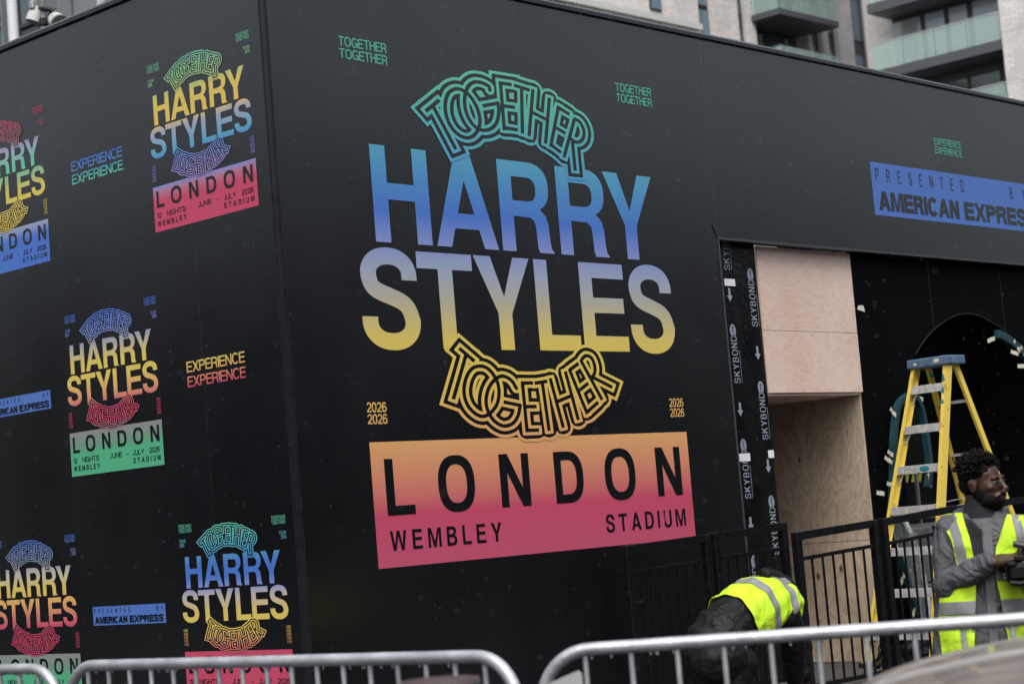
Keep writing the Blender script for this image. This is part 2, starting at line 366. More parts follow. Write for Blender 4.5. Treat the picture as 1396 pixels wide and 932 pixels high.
UP_L, UP_B = emblem(EM_UP); LO_L, LO_B = emblem(EM_LO)

# ------------------------------------------------------------------ cladding materials
def black_vinyl():
    m = bpy.data.materials.new('black_vinyl'); m.use_nodes = True; t = m.node_tree; b = t.nodes['Principled BSDF']
    tc = t.nodes.new('ShaderNodeTexCoord')
    n = t.nodes.new('ShaderNodeTexNoise'); n.inputs['Scale'].default_value = 1.1; n.inputs['Detail'].default_value = 5
    t.links.new(tc.outputs['Object'], n.inputs['Vector'])
    rp = t.nodes.new('ShaderNodeMapRange'); rp.inputs[1].default_value = .3; rp.inputs[2].default_value = .7; rp.inputs[3].default_value = .24; rp.inputs[4].default_value = .31
    t.links.new(n.outputs[0], rp.inputs[0]); t.links.new(rp.outputs[0], b.inputs['Roughness'])
    # rain beads clinging to the vinyl: small raised pale specks
    vo = t.nodes.new('ShaderNodeTexVoronoi'); vo.inputs['Scale'].default_value = 26; t.links.new(tc.outputs['Object'], vo.inputs['Vector'])
    cut = t.nodes.new('ShaderNodeMapRange'); cut.inputs[1].default_value = .05; cut.inputs[2].default_value = .10; cut.inputs[3].default_value = 1; cut.inputs[4].default_value = 0
    t.links.new(vo.outputs['Distance'], cut.inputs[0])
    sep = t.nodes.new('ShaderNodeSeparateColor'); t.links.new(vo.outputs['Color'], sep.inputs[0])
    gt = t.nodes.new('ShaderNodeMath'); gt.operation = 'GREATER_THAN'; gt.inputs[1].default_value = .72; t.links.new(sep.outputs[0], gt.inputs[0])
    ml = t.nodes.new('ShaderNodeMath'); ml.operation = 'MULTIPLY'; t.links.new(cut.outputs[0], ml.inputs[0]); t.links.new(gt.outputs[0], ml.inputs[1])
    mx = t.nodes.new('ShaderNodeMix'); mx.data_type = 'RGBA'; mx.inputs[6].default_value = (.0012, .0014, .0022, 1); mx.inputs[7].default_value = (.05, .053, .06, 1)
    ml2 = t.nodes.new('ShaderNodeMath'); ml2.operation = 'MULTIPLY'; ml2.inputs[1].default_value = .5; t.links.new(ml.outputs[0], ml2.inputs[0])
    t.links.new(ml2.outputs[0], mx.inputs[0]); t.links.new(mx.outputs[2], b.inputs['Base Color'])
    fn = t.nodes.new('ShaderNodeTexNoise'); fn.inputs['Scale'].default_value = 420; t.links.new(tc.outputs['Object'], fn.inputs['Vector'])
    bp = t.nodes.new('ShaderNodeBump'); bp.inputs['Strength'].default_value = .05; bp.inputs['Distance'].default_value = .001
    t.links.new(fn.outputs[0], bp.inputs['Height']); t.links.new(bp.outputs[0], b.inputs['Normal'])
    b.inputs['Specular IOR Level'].default_value = 1.0
    b.inputs['Coat Weight'].default_value = .16; b.inputs['Coat Roughness'].default_value = .2; b.inputs['Coat Tint'].default_value = (.93, .96, 1, 1)
    MATS['black_vinyl'] = m; return m
VINYL = black_vinyl()
INK = mat('black_ink', (.0022, .0025, .004), .27, spec=.85, coat=.1)
def ink(c): r_, g_, b_, _ = rgb(*c); return (r_*INKK, g_*INKK, b_*INKK, 1)
INKK = .70
def gradient(name, stops, zlo, zhi):
    m = bpy.data.materials.new(name); m.use_nodes = True; t = m.node_tree; b = t.nodes['Principled BSDF']
    tc = t.nodes.new('ShaderNodeTexCoord'); sp_ = t.nodes.new('ShaderNodeSeparateXYZ'); t.links.new(tc.outputs['Object'], sp_.inputs[0])
    mr = t.nodes.new('ShaderNodeMapRange'); mr.inputs[1].default_value = zlo; mr.inputs[2].default_value = zhi
    t.links.new(sp_.outputs[2], mr.inputs[0]); cr = t.nodes.new('ShaderNodeValToRGB'); t.links.new(mr.outputs[0], cr.inputs[0])
    e = cr.color_ramp.elements
    st = sorted((max(0, min(1, (z-zlo)/(zhi-zlo))), c) for z, c in stops)
    e[0].position, e[0].color = st[0][0], ink(st[0][1]); e[1].position, e[1].color = st[-1][0], ink(st[-1][1])
    for p, c in st[1:-1]: q = e.new(p); q.color = ink(c)
    t.links.new(cr.outputs[0], b.inputs['Base Color']); b.inputs['Roughness'].default_value = .5; b.inputs['Specular IOR Level'].default_value = .35
    return m
# ------------------------------------------------------------------ the hoarding
ZT = 5.51*S                      # top of the hoarding
GL = -0.22                       # road level in the foreground; the platform round the hoarding is z = 0
H0 = empty('hoarding', (0, 0, 0), label='tall black event hoarding covered in rainbow gradient poster prints', cat='hoarding')
# left face panels (plane x = 0), joints at the faint seams
ys = [0.012, .885*S, 2.48*S, 4.07*S, 5.66*S, 7.25*S, 8.84*S, 10.4*S]
for i, (a, b) in enumerate(zip(ys, ys[1:])):
    mb = MB(); mb.bbox(0, .03, a+.0006, b-.0006, -.02, ZT-.02, .0006)
    mb.build('wall_panel', VINYL, H0)
xs = [0.012, 1.60*S, 3.22*S, 4.835*S]
OX = 4.835*S; OXE = 11.9*S; OZ = 3.775*S
for i, (a, b) in enumerate(zip(xs, xs[1:])):
    mb = MB(); mb.bbox(a+.0004, b-.0004, 0, .03, -.02, ZT-.02, .0003)
    mb.build('wall_panel', VINYL, H0)
hx = [OX, 7.0*S+.9, 9.6*S+.6, OXE]
for a, b in zip(hx, hx[1:]):
    mb = MB(); mb.bbox(a+.0005, b-.0005, 0, .03, OZ, ZT-.02, .001); mb.build('header_panel', VINYL, H0)
mb = MB(); mb.bbox(OXE, OXE+2.6, 0, .03, -.02, ZT-.02, .0015); mb.build('wall_panel', VINYL, H0)
TRIM = mat('dark_trim', (.012, .013, .016), .28, vary=(8, .2))
TRIML = mat('grey_trim_edge', (.07, .075, .082), .4, metal=.4)
mb = MB(); mb.box(-.012, .012, -.012, .012, -.02, ZT+.004); mb.box(-.016, -.006, .012, .024, -.02, ZT); mb.box(.012, .022, -.016, -.006, -.02, ZT)
mb.build('corner_trim', TRIM, H0)
mb = MB(); mb.box(-.004, 0, .026, .030, 0, ZT-.03); mb.box(.026, .029, -.004, 0, 0, ZT-.03); mb.build('corner_bead', TRIML, H0)
# coping along both tops: dark cap, top-line highlight put in as a paler strip
mb = MB(); mb.bbox(.03, OXE+2.6, -.022, .06, ZT-.02, ZT+.012, .004); mb.build('coping', TRIM, H0); mb = MB(); mb.bbox(-.022, .06, .03, 10.4*S, ZT-.02, ZT+.012, .004); mb.box(-.022, .03, -.022, .03, ZT-.018, ZT+.010)
mb.build('coping', TRIM, H0)
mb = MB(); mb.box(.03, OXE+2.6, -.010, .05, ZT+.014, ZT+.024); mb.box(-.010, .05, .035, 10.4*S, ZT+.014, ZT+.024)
mb.build('coping_highlight', mat('coping_highlight_grey', (.16, .19, .19), .3), H0)
# frame edge round the opening
mb = MB(); mb.box(OX-.004, OXE, -.006, .05, OZ-.018, OZ-.001); mb.box(OX-.004, OX+.012, -.005, .05, 0, OZ-.019); mb.build('opening_trim', TRIML, H0)
mb = MB(); mb.beam((OX-.004, -.002, OZ-.005), (OX-.055, -.002, OZ+.085), .004, .005, (0, 1, 0)); mb.build('mitre_seam', TRIM, H0)
# body behind the faces
BK = mat('black_board', (.005, .0055, .0065), .45, spec=.3, vary=(3, .3))
RY = .12*S                        # depth of the recessed plane
mb = MB(); mb.box(.032, OXE+2.6, .032, 10.4*S, ZT-.10, ZT-.03); mb.build('roof_deck', BK, H0)
mb = MB(); mb.box(OX, OXE, .031, RY+.06, OZ-.0005, OZ+.02); mb.build('soffit', BK, H0)
mb = MB(); mb.box(OX-.04, OX-.002, .031, RY+.02, 0, OZ); mb.build('reveal', BK, H0); mb = MB(); mb.box(OXE, OXE+.04, .031, RY+.02, 0, OZ); mb.build('reveal', BK, H0)

# ------------------------------------------------------------------ posters
GR, TL, BL, LV, GY, BG, YL, OR, SA, PK = (116, 218, 184), (98, 184, 216), (84, 132, 226), (142, 162, 230), (176, 188, 214), (204, 200, 172), (244, 220, 112), (246, 186, 122), (226, 136, 124), (220, 84, 118)
def poster(parent, loc, rz, sx, sz, stops, bstops, small, label, wk=.998):
    P = bpy.data.objects.new('poster', None)
    mb = MB(); small_prints = []
    def new(): q = MB(); small_prints.append(q); return q
    # artist name, two rows
    y = -.0015
    for c, a, b in (('H', .204, .757), ('A', .804, 1.448), ('R', 1.492, 2.066), ('R', 2.144, 2.720), ('Y', 2.708, 3.320)):
        text2(mb, c, a, b, 1.393, .691, .212, .172)
    for c, a, b in (('S', .022, .577), ('T', .578, 1.140), ('Y', 1.159, 1.761), ('L', 1.812, 2.287), ('E', 2.326, 2.865), ('S', 2.908, 3.462)):
        text2(mb, c, a, b, .648, .694, .212, .172)
    mat_l = gradient('poster_gradient', stops, -1.1, 2.9)
    main = mb
    if not small:
        for x0, x1 in ((0, .184), (3.305, 3.487)):
            mb = new(); text2(mb, '2026', x0, x1, .205, .068, .16, .14); text2(mb, '2026', x0, x1, .124, .068, .16, .14)
    else:
        for x0, x1 in ((.05, .49), (3.12, 3.55)):
            mb = new(); text2(mb, 'TOGETHER', x0, x1, 2.72, .085, .115, .10, fit=.13, y=y); text2(mb, 'TOGETHER', x0, x1, 2.625, .085, .115, .10, fit=.13, y=y)
        for x0, x1, x2, x3 in ((.055, .27, .055, .215), (3.335, 3.55, 3.39, 3.55)):
            mb = new(); text2(mb, 'TOUR', x0, x1, 2.40, .075, .13, .11, fit=.13); x0, x1 = x2, x3
            text2(mb, '2026', x0, x1, 2.31, .075, .13, .11, fit=.13)
        for x0, x1 in ((.015, .150), (3.36, 3.50)):
            mb = new()
            for k in range(5): text2(mb, 'LIVE', x0, x1, .44-k*.077, .058, .14, .11, fit=.12)
    o = main.build('poster', mat_l, parent, fix=False, label=label)
    for q in small_prints: q.build('small_print', mat_l, o, fix=False)
    o.location = loc; o.rotation_euler = (0, 0, rz); o.scale = (sx, 1, sz)
    for me, mm in ((UP_B, INK), (LO_B, INK), (UP_L, mat_l), (LO_L, mat_l)):
        q = bpy.data.objects.new('emblem_backing' if mm is INK else 'emblem_lines', me); COL.objects.link(q); q.parent = o
        if not me.materials: me.materials.append(mm)
        q.material_slots[0].link = 'OBJECT'; q.material_slots[0].material = mm
    bt = -1.027 if small else -.858
    b = MB(); rect(b, 0, 3.495, bt, 0); b.build('band', gradient('band_gradient', bstops, -1.1, .1), o, fix=False)
    T_ = []
    def nt_(): q = MB(); T_.append(q); return q
    if not small:
        for c, a, b_ in (('L', .120, .387), ('O', .625, .992), ('N', 1.259, 1.575), ('D', 1.853, 2.178), ('O', 2.431, 2.799), ('N', 3.063, 3.377)):
            text2(nt_(), c, a, b_, -.505, .387, .205, .165)
        text(nt_(), 'WEMBLEY', .126, 1.233, -.745, .135, .19, .155, wk=.93); text(nt_(), 'STADIUM', 2.397, 3.383, -.752, .135, .19, .155, wk=.93)
    else:
        for c, a, b_ in (('L', .115, .382), ('O', .62, .99), ('N', 1.26, 1.575), ('D', 1.85, 2.178), ('O', 2.43, 2.80), ('N', 3.07, 3.385)):
            text2(nt_(), c, a, b_, -.475, .37, .205, .165)
        for w_, a, b_ in (('12', .10, .245), ('NIGHTS', .445, 1.105), ('.', 1.29, 1.31), ('JUNE', 1.52, 1.98), ('-', 2.17, 2.22), ('JULY', 2.39, 2.80), ('2026', 2.99, 3.37)):
            text2(nt_(), w_, a, b_, -.715, .115, .15, .13, fit=.09)
        text(nt_(), 'WEMBLEY', .10, 1.115, -.905, .117, .19, .155, wk=.93); text(nt_(), 'STADIUM', 2.385, 3.38, -.900, .117, .19, .155, wk=.93)
    # lettering slightly above the band
    for t in T_:
        t.v = [(x, y_-.0015, z) for x, y_, z in t.v]; t.build('band_lettering', INK, o, fix=False)
    bpy.data.objects.remove(P)
    return o
TR = (RY-CAM.y)/(.2559-CAM.y)
def RX(x): return CAM.x+(x-CAM.x)*TR
def RZ_(z): return CAM.z+(z-CAM.z)*TR
poster(H0, (.677*S, 0, 2.140*S), 0, S, S,
       [(2.85, GR), (2.45, (104, 204, 186)), (2.10, TL), (1.85, (88, 156, 222)), (1.62, BL), (1.42, LV), (1.2, GY), (.98, BG), (.72, YL), (.4, (250, 216, 102)), (.05, OR)],
       [(0, OR), (-.2, (240, 162, 122)), (-.42, (226, 116, 120)), (-.5, PK), (-.86, (214, 92, 126))], False,
       'giant green, blue and yellow tour print above an orange to pink band')
RZ = R(-90)
def lp(u, z): return (0, -u*S, z*S)
SX, SZ = .328*S, .3125*S
poster(H0, lp(-1.322, 4.083), RZ, SX, SZ, [(2.8, GR), (2.1, (190, 214, 140)), (1.9, YL), (1.4, (248, 214, 110)), (1.2, GY), (.75, TL), (.62, (110, 150, 232)), (.45, (134, 148, 226)), (.1, (170, 150, 216))],
       [(0, LV), (-.15, (206, 130, 160)), (-.35, PK), (-1, PK)], True, 'yellow and blue tour print with pink band nearest the corner at the top')
poster(H0, lp(-3.788, 4.086), RZ, SX, SZ, [(2.8, PK), (2.2, (170, 110, 120)), (1.95, GY), (1.5, GR), (1.2, (170, 210, 150)), (.9, YL), (.1, YL)],
       [(0, GY), (-.3, BL), (-1, BL)], True, 'pink, green and yellow tour print with blue band cut by the left edge')
poster(H0, lp(-2.527, 2.444), RZ, .3245*S, SZ, [(2.8, BL), (2.2, LV), (2.0, (186, 186, 190)), (1.6, YL), (1.2, YL), (.9, OR), (.65, (226, 130, 128)), (.5, PK), (.2, PK), (.05, (180, 130, 140))],
       [(0, (158, 158, 158)), (-.35, (122, 170, 146)), (-.5, (92, 196, 148)), (-1, (92, 196, 148))], True, 'yellow and salmon tour print with green band, middle row')
poster(H0, lp(-1.298, .815), RZ, .3285*S, SZ, [(2.8, GR), (2.2, TL), (1.9, BL), (1.6, BL), (1.4, LV), (1.2, (206, 200, 196)), (.9, (240, 214, 130)), (.7, YL), (.5, YL), (.1, SA)],
       [(0, PK), (-1, PK)], True, 'blue and yellow tour print with pink band, lowest by the corner')
poster(H0, lp(-3.69, .824), RZ, .3235*S, SZ, [(2.8, BL), (2.2, (150, 160, 190)), (1.95, (210, 206, 190)), (1.6, YL), (1.2, OR), (.9, SA), (.65, PK), (.1, PK)],
       [(0, (158, 158, 158)), (-.35, (122, 170, 146)), (-.5, (92, 196, 148)), (-1, (92, 196, 148))], True, 'yellow to pink tour print with green band, lower left')
def printed(name, parent, loc, rz, items, m, label, sx=1, sz=1):
    mb = MB()
    for it in items: text2(mb, *it)
    o = mb.build(name, m, parent, fix=False, label=label); o.location = loc; o.rotation_euler = (0, 0, rz); o.scale = (sx*S, 1, sz*S); return o
GRN = gradient('flat_green', [(-1, (96, 196, 166)), (1, (96, 196, 166))], -1, 1)
for x, zt in ((.665, 4.968), (3.648, 4.972)):
    printed('slogan', H0, (x*S, 0, zt*S), 0, [('TOGETHER', 0, .458, -.069, .069, .17, .14), ('TOGETHER', 0, .458, -.156, .069, .17, .14)], GRN, 'green doubled slogan')
printed('slogan', H0, (8.54*S, 0, 4.967*S), 0, [('EXPERIENCE', 0, .522, -.068, .068, .15, .13), ('EXPERIENCE', 0, .522, -.156, .068, .15, .13)], GRN, 'small green doubled word over the blue band')
printed('slogan', H0, lp(-1.069, 2.811), RZ, [('EXPERIENCE', 0, .638, -.075, .075, .17, .14), ('EXPERIENCE', 0, .638, -.178, .075, .17, .14)],
        gradient('yellow_pink', [(0, YL), (-.07, (240, 190, 110)), (-.1, (232, 150, 116)), (-.18, PK)], -.2, .02), 'yellow to pink doubled word')
printed('slogan', H0, lp(-2.297, 4.453), RZ, [('EXPERIENCE', 0, .641, -.073, .073, .17, .14), ('EXPERIENCE', 0, .641, -.172, .073, .17, .14)],
        gradient('blue_green', [(0, BL), (-.06, (96, 150, 222)), (-.11, (92, 190, 200)), (-.17, GR)], -.2, .02), 'blue to green doubled word')
BLUE = gradient('flat_blue', [(-1, (90, 132, 214)), (1, (90, 132, 214))], -1, 1)
def sponsor(loc, rz, k, kz, label):
    b = MB(); rect(b, 0, 3.24, -.507, 0); o = b.build('sponsor_band', BLUE, H0, fix=False, label=label); o.location = loc; o.rotation_euler = (0, 0, rz); o.scale = (k*S, 1, kz*S)
    xb = (2.63, 2.96) if k > .5 else (2.88, 3.13)
    for w_, x0, x1, z0, cap, v, h, tr in (('PRESENTED', .07, 1.70, -.175, .122, .105, .09, 1), ('BY', xb[0], xb[1], -.177, .122, .105, .09, 1), ('AMERICAN', .085, 1.56, -.455, .182, .315, .235, 0), ('EXPRESS', 1.665, 3.15, -.455, .182, .315, .235, 0)):
        t = MB()
        if tr: text(t, w_, x0, x1, z0, cap, v, h, wk=.62)
        else: text2(t, w_, x0, x1, z0, cap, v, h, fit=.05)
        t.v = [(x, y_-.0015, z) for x, y_, z in t.v]; t.build('sponsor_lettering', INK, o, fix=False)
sponsor((7.33*S, 0, 4.627*S), 0, 1, 1, 'long blue sponsor band over the opening')
sponsor(lp(-2.366, 1.157), RZ, .2704, .268, 'small blue sponsor band in the lower row')
sponsor(lp(-3.622, 2.797), RZ, .2704, .276, 'small blue sponsor band cut by the left edge')

# ------------------------------------------------------------------ the opening: boards, plywood, arch
def plywood(name, base, dark, scale, knots):
    m = bpy.data.materials.new(name); m.use_nodes = True; t = m.node_tree; b = t.nodes['Principled BSDF']; N = t.nodes.new; Lk = t.links.new
    tc = N('ShaderNodeTexCoord'); mp = N('ShaderNodeMapping'); mp.inputs['Scale'].default_value = scale; Lk(tc.outputs['Object'], mp.inputs[0])
    n1 = N('ShaderNodeTexNoise'); n1.inputs['Scale'].default_value = 1.6; n1.inputs['Detail'].default_value = 3; n1.inputs['Distortion'].default_value = .6; Lk(mp.outputs[0], n1.inputs['Vector'])
    ml = N('ShaderNodeMath'); ml.operation = 'MULTIPLY'; ml.inputs[1].default_value = 13 if knots else 9; Lk(n1.outputs[0], ml.inputs[0])
    pp = N('ShaderNodeMath'); pp.operation = 'PINGPONG'; pp.inputs[1].default_value = .5; Lk(ml.outputs[0], pp.inputs[0])
    n2 = N('ShaderNodeTexNoise'); n2.inputs['Scale'].default_value = 40; n2.inputs['Detail'].default_value = 5; Lk(mp.outputs[0], n2.inputs['Vector'])
    n3 = N('ShaderNodeTexNoise'); n3.inputs['Scale'].default_value = 1.3; Lk(tc.outputs['Object'], n3.inputs['Vector'])
    r1 = N('ShaderNodeMapRange'); r1.inputs[1].default_value = 0; r1.inputs[2].default_value = .5; r1.inputs[3].default_value = 0; r1.inputs[4].default_value = .33 if knots else .26; Lk(pp.outputs[0], r1.inputs[0])
    pw = N('ShaderNodeMath'); pw.operation = 'POWER'; pw.inputs[1].default_value = 1.6; Lk(r1.outputs[0], pw.inputs[0])
    a1 = N('ShaderNodeMath'); a1.operation = 'MULTIPLY_ADD'; a1.inputs[1].default_value = .5; Lk(n2.outputs[0], a1.inputs[0]); Lk(pw.outputs[0], a1.inputs[2])
    a2 = N('ShaderNodeMath'); a2.operation = 'MULTIPLY_ADD'; a2.inputs[1].default_value = .5; Lk(n3.outputs[0], a2.inputs[0]); Lk(a1.outputs[0], a2.inputs[2])
    last = a2.outputs[0]
    if knots:
        vo = N('ShaderNodeTexVoronoi'); vo.inputs['Scale'].default_value = 5.5; mp2 = N('ShaderNodeMapping'); mp2.inputs['Scale'].default_value = (1, 1, .55); Lk(tc.outputs['Object'], mp2.inputs[0]); Lk(mp2.outputs[0], vo.inputs['Vector'])
        kr = N('ShaderNodeMapRange'); kr.inputs[1].default_value = .05; kr.inputs[2].default_value = .12; kr.inputs[3].default_value = .8; kr.inputs[4].default_value = 0; Lk(vo.outputs['Distance'], kr.inputs[0])
        ad = N('ShaderNodeMath'); ad.operation = 'ADD'; Lk(last, ad.inputs[0]); Lk(kr.outputs[0], ad.inputs[1]); last = ad.outputs[0]
    mr = N('ShaderNodeMapRange'); mr.inputs[1].default_value = .35; mr.inputs[2].default_value = 1.1; Lk(last, mr.inputs[0])
    mx = N('ShaderNodeMix'); mx.data_type = 'RGBA'; mx.inputs[6].default_value = base; mx.inputs[7].default_value = dark
    Lk(mr.outputs[0], mx.inputs[0]); Lk(mx.outputs[2], b.inputs['Base Color']); b.inputs['Roughness'].default_value = .62; return m
PLY1 = plywood('pink_plywood', (.72, .585, .515, 1), (.44, .24, .16, 1), (1.1, 1, 3.0), False)
PLY2 = plywood('knotty_plywood', (.56, .455, .345, 1), (.10, .055, .03, 1), (2.0, 2.0, .75), True)
PX0, PX1, PZ0, PZ1, PZM = RX(5.765*S), RX(7.262*S), RZ_(2.476*S), RZ_(3.79*S), RZ_(3.033*S)
WHT = mat('sticker_white', (.75, .76, .80), .5)
PGREY = mat('print_grey', (.26, .29, .36), .5)
# film-wrapped composite board with the maker's print running up it
bd = MB(); bd.bbox(4.60*S-.10, PX0-.003, RY-.004, RY+.02, 0, OZ-.002, .001)
board = bd.build('wrapped_board', mat('wrap_black', (.004, .005, .0055), .22, spec=.35, vary=(6, .4), bump=(14, .25)), H0, label='black wrapped board with vertical white-grey maker print')
def vtext(zbot, xc, s='SKYBOND'):
    """print reading upwards, centred on x = xc, starting at height zbot"""
    mb = MB(); t0 = MB(); h = .070
    text2(t0, s, 0, .345, 0, h, .115, .10, fit=.16)
    f = lambda x, y, z: (xc+h/2-z, y, zbot+x)
    mb.add([f(*v) for v in t0.v], t0.f)
    el = [(.385+.048*math.cos(a), h*.52+.036*math.sin(a)) for a in [2*math.pi*k/24 for k in range(24)]]
    mb.add([f(x, -.0015, z) for x, z in el], [tuple(range(24))])
    mb.add([f(*v) for v in [(0, -.0015, -.022), (.24, -.0015, -.022), (.24, -.0015, -.018), (0, -.0015, -.018)]], [(0, 1, 2, 3)])
    o = mb.build('maker_print', PGREY, board, fix=False); o.location = (0, RY-.004, 0)
    lt = MB(); text2(lt, 'LITE', .350, .420, h*.52-.011, .022, .2, .16); lt.v = [f(x, y-.0015, z) for x, y, z in lt.v]
    q = lt.build('oval_lettering', INK, board, fix=False); q.location = (0, RY-.004, 0)
def varrow(zc, xc):
    a = MB(); a.add([(xc-.013, -.0015, zc+.055), (xc+.013, -.0015, zc+.055), (xc+.013, -.0015, zc), (xc+.034, -.0015, zc), (xc, -.0015, zc-.045), (xc-.034, -.0015, zc), (xc-.013, -.0015, zc)], [tuple(range(7))])
    o = a.build('arrow_print', PGREY, board, fix=False); o.location = (0, RY-.004, 0)
c1, c2 = RX(4.548), RX(4.832)
for z in (3.035, 2.189, 1.335, .48): vtext(RZ_(z), c1)
for z in (2.617, 1.763, .905, .05): vtext(RZ_(z), c2)
for z in (2.843, 1.987, 1.144): varrow(RZ_(z), c1)
for z in (2.41, 1.56, .70): varrow(RZ_(z), c2)
for x0, x1, z0, z1 in ((4.495, 4.625, 2.915, 2.968), (4.478, 4.612, 1.61, 1.668), (4.845, 4.915, 1.625, 1.683)):
    x0, x1, z0, z1 = RX(x0), RX(x1), RZ_(z0), RZ_(z1)
    mb = MB(); mb.box(x0, x1, RY-.009, RY-.0045-.0025, z0, z1); mb.build('white_sticker', WHT, board)
for a, b in ((PZ0, PZM-.0015), (PZM+.0015, PZ1)):
    mb = MB(); mb.bbox(PX0, PX1-.0, RY-.020, RY-.002, a, b, .0015); mb.build('plywood_sheet', PLY1, H0, label='pale pink plywood sheet')
# screws along the sheet edges
mb = MB()
for i in range(7):
    x = PX0+.05+i*(PX1-PX0-.1)/6
    for z in (PZ0+.025, PZM-.03, PZM+.03, PZ1-.03): mb.ball((x, RY-.0205, z), (.004, .0015, .004), 6)
mb.build('screw_heads', TRIM, H0, kind='stuff')
# passage under the plywood: knotty plywood on its right side, dark ceiling and end
JZ = RZ_(.935)
for a, b in ((0, JZ-.002), (JZ+.002, PZ0-.022)):
    mb = MB(); mb.bbox(PX1-.019, PX1-.001, RY-.002+.003, RY+2.4, a, b, .0015); mb.build('passage_sheet', PLY2, H0, label='knotty plywood sheet lining the passage')
mb = MB(); mb.box(PX0-.02, PX1-.001, RY+.001, RY+2.4, PZ0-.020, PZ0-.001); mb.build('passage_ceiling', PLY1, H0)
mb = MB(); mb.box(PX0-.025, PX0-.003, RY+.022, RY+2.4, 0, PZ0-.022); mb.build('passage_board', BK, H0); mb = MB(); mb.box(PX0-.02, PX1, RY+2.4, RY+2.42, 0, PZ0); mb.build('passage_board', BK, H0)
# black boards with the arched doorway
arch = [(7.075, 2.424), (7.21, 2.527), (7.409, 2.64), (7.70, 2.748), (7.948, 2.790), (8.135, 2.783), (8.32, 2.748), (8.597, 2.660), (8.866, 2.515)]
ar = smooth(arch, 4)
ar = [(6.69, 0), (6.70, .8), (6.73, 1.4), (6.80, 1.85), (6.92, 2.20)]+ar+[(9.02, 2.38), (9.16, 2.12), (9.24, 1.8), (9.28, 1.3), (9.29, .8), (9.29, 0)]
ar = [(RX(x), max(0, RZ_(z)) if z > 0 else 0) for x, z in ar]; J1, J2 = RX(7.4105), RX(8.6295)
def arch_z(x):
    for (x0, z0), (x1, z1) in zip(ar, ar[1:]):
        if x0 <= x <= x1 and x1 > x0: return z0+(z1-z0)*(x-x0)/(x1-x0)
    return 0
BK2 = mat('satin_black_board', (.0022, .0025, .003), .55, spec=.03, vary=(2.5, .3))
EDG = mat('board_edge', (.045, .05, .055), .6)
def board_cut(x0, x1, top):
    P = [(x0, top), (x0, max(.0, arch_z(x0+1e-4)))]
    if x0 < ar[0][0]: P = [(x0, top), (x0, 0)]+([(ar[0][0], 0)] if x1 > ar[0][0] else [(x1, 0)])
    for x, z in ar[1:-1]:
        if x0 < x < x1: P.append((x, z))
    if x1 > ar[-1][0]: P += [(ar[-1][0], 0), (x1, 0), (x1, top)] if x0 < ar[-1][0] else [(x1, 0), (x1, top)]
    elif x1 <= ar[0][0]: P += [(x1, top)]
    else: P += [(x1, arch_z(x1)), (x1, top)]
    Q = []
    for p in P:
        if not Q or math.dist(p, Q[-1]) > 1e-4: Q.append(p)
    mb = MB(); mb.prism(Q[::-1], RY, RY+.018); mb.build('black_board', BK2, H0)
for a, b in ((PX1+.001, J1-.0015), (J1+.0015, J2-.0015), (J2+.0015, OXE)): board_cut(a, b, OZ-.003)
mb = MB()
for (x0, z0), (x1, z1) in zip(ar[5:], ar[6:-4]):
    mb.beam((x0, RY-.001, z0), (x1, RY-.001, z1), .003, .004, (0, 1, 0))
mb.build('arch_edge', EDG, H0)
for x in (J1, J2):
    mb = MB(); mb.box(x-.0012, x+.0012, RY-.0012, RY+.002, arch_z(x)+.002, OZ-.004); mb.build('joint_line', mat('joint_grey', (.03, .033, .04), .5), H0)
# inner arch lining and glossy back board
mb = MB(); pv = []; fs = []
for i, (x, z) in enumerate(ar): pv += [(x, RY+.018, z), (x, RY+.62, z)]
for i in range(len(ar)-1): fs.append((2*i, 2*i+2, 2*i+3, 2*i+1))
mb.add(pv, fs); mb.build('arch_lining', mat('gloss_black', (.004, .0045, .005), .12), H0, smooth=True)
mb = MB(); mb.box(6.5, 9.5, RY+.63, RY+.65, 0, 3.1); mb.build('inner_board', MATS['gloss_black'], H0)
mb = MB(); mb.box(5.5*S, OXE, RY+2.5, RY+2.55, 0, OZ); mb.build('rear_board', BK, H0)
# hazard tape along the inner board
HY = mat('hazard_yellow', (.30, .28, .03), .5)
for k in range(13):
    x = 6.52+k*.105
    mb = MB(); mb.add([(x, RY+.622, 1.37), (x+.055, RY+.622, 1.37), (x+.085, RY+.622, 1.44), (x+.03, RY+.622, 1.44)], [(0, 1, 2, 3)]); mb.build('hazard_stripe', HY, H0, fix=False)
# teal protective strips bent into arches and held with masking tape
TEAL = mat('teal_strip', (.012, .05, .062), .42, vary=(9, .25)); TAPE = mat('masking_tape', (.60, .58, .46), .7)
def strip(pts, w, t, label):
    e = empty('teal_strip', pts[0], label=label, cat='edging strip', group='teal edging strips taped round the arch')
    p0 = Vector(pts[0]); sm = smooth([tuple(p) for p in pts], 6)
    mb = MB()
    for i in range(len(sm)-1):
        a, b = Vector(sm[i])-p0, Vector(sm[i+1])-p0
        mb.beam(a-(b-a).normalized()*.002, b+(b-a).normalized()*.002, t, w, (0, 1, 0))
    mb.build('strip', TEAL, e); return e, p0
def tape(e, p0, c, ang, l=.12, w=.035, y=-.01):
    mb = MB(); M = Matrix.Translation(Vector(c)-p0) @ Matrix.Rotation(R(ang), 4, 'Y')
    n = 6; vs_ = []
    for i in range(n+1):
        u = -l/2+l*i/n; vs_ += [M @ Vector((u, y-.004*math.sin(i*1.7), -w/2+.003*math.sin(i*2.3))), M @ Vector((u, y-.004*math.cos(i*1.3), w/2+.003*math.cos(i*1.9)))]
    mb.add(vs_, [(2*i, 2*i+2, 2*i+3, 2*i+1) for i in range(n)]); mb.build('masking_tape', TAPE, e, fix=False)
yA = RY+.05
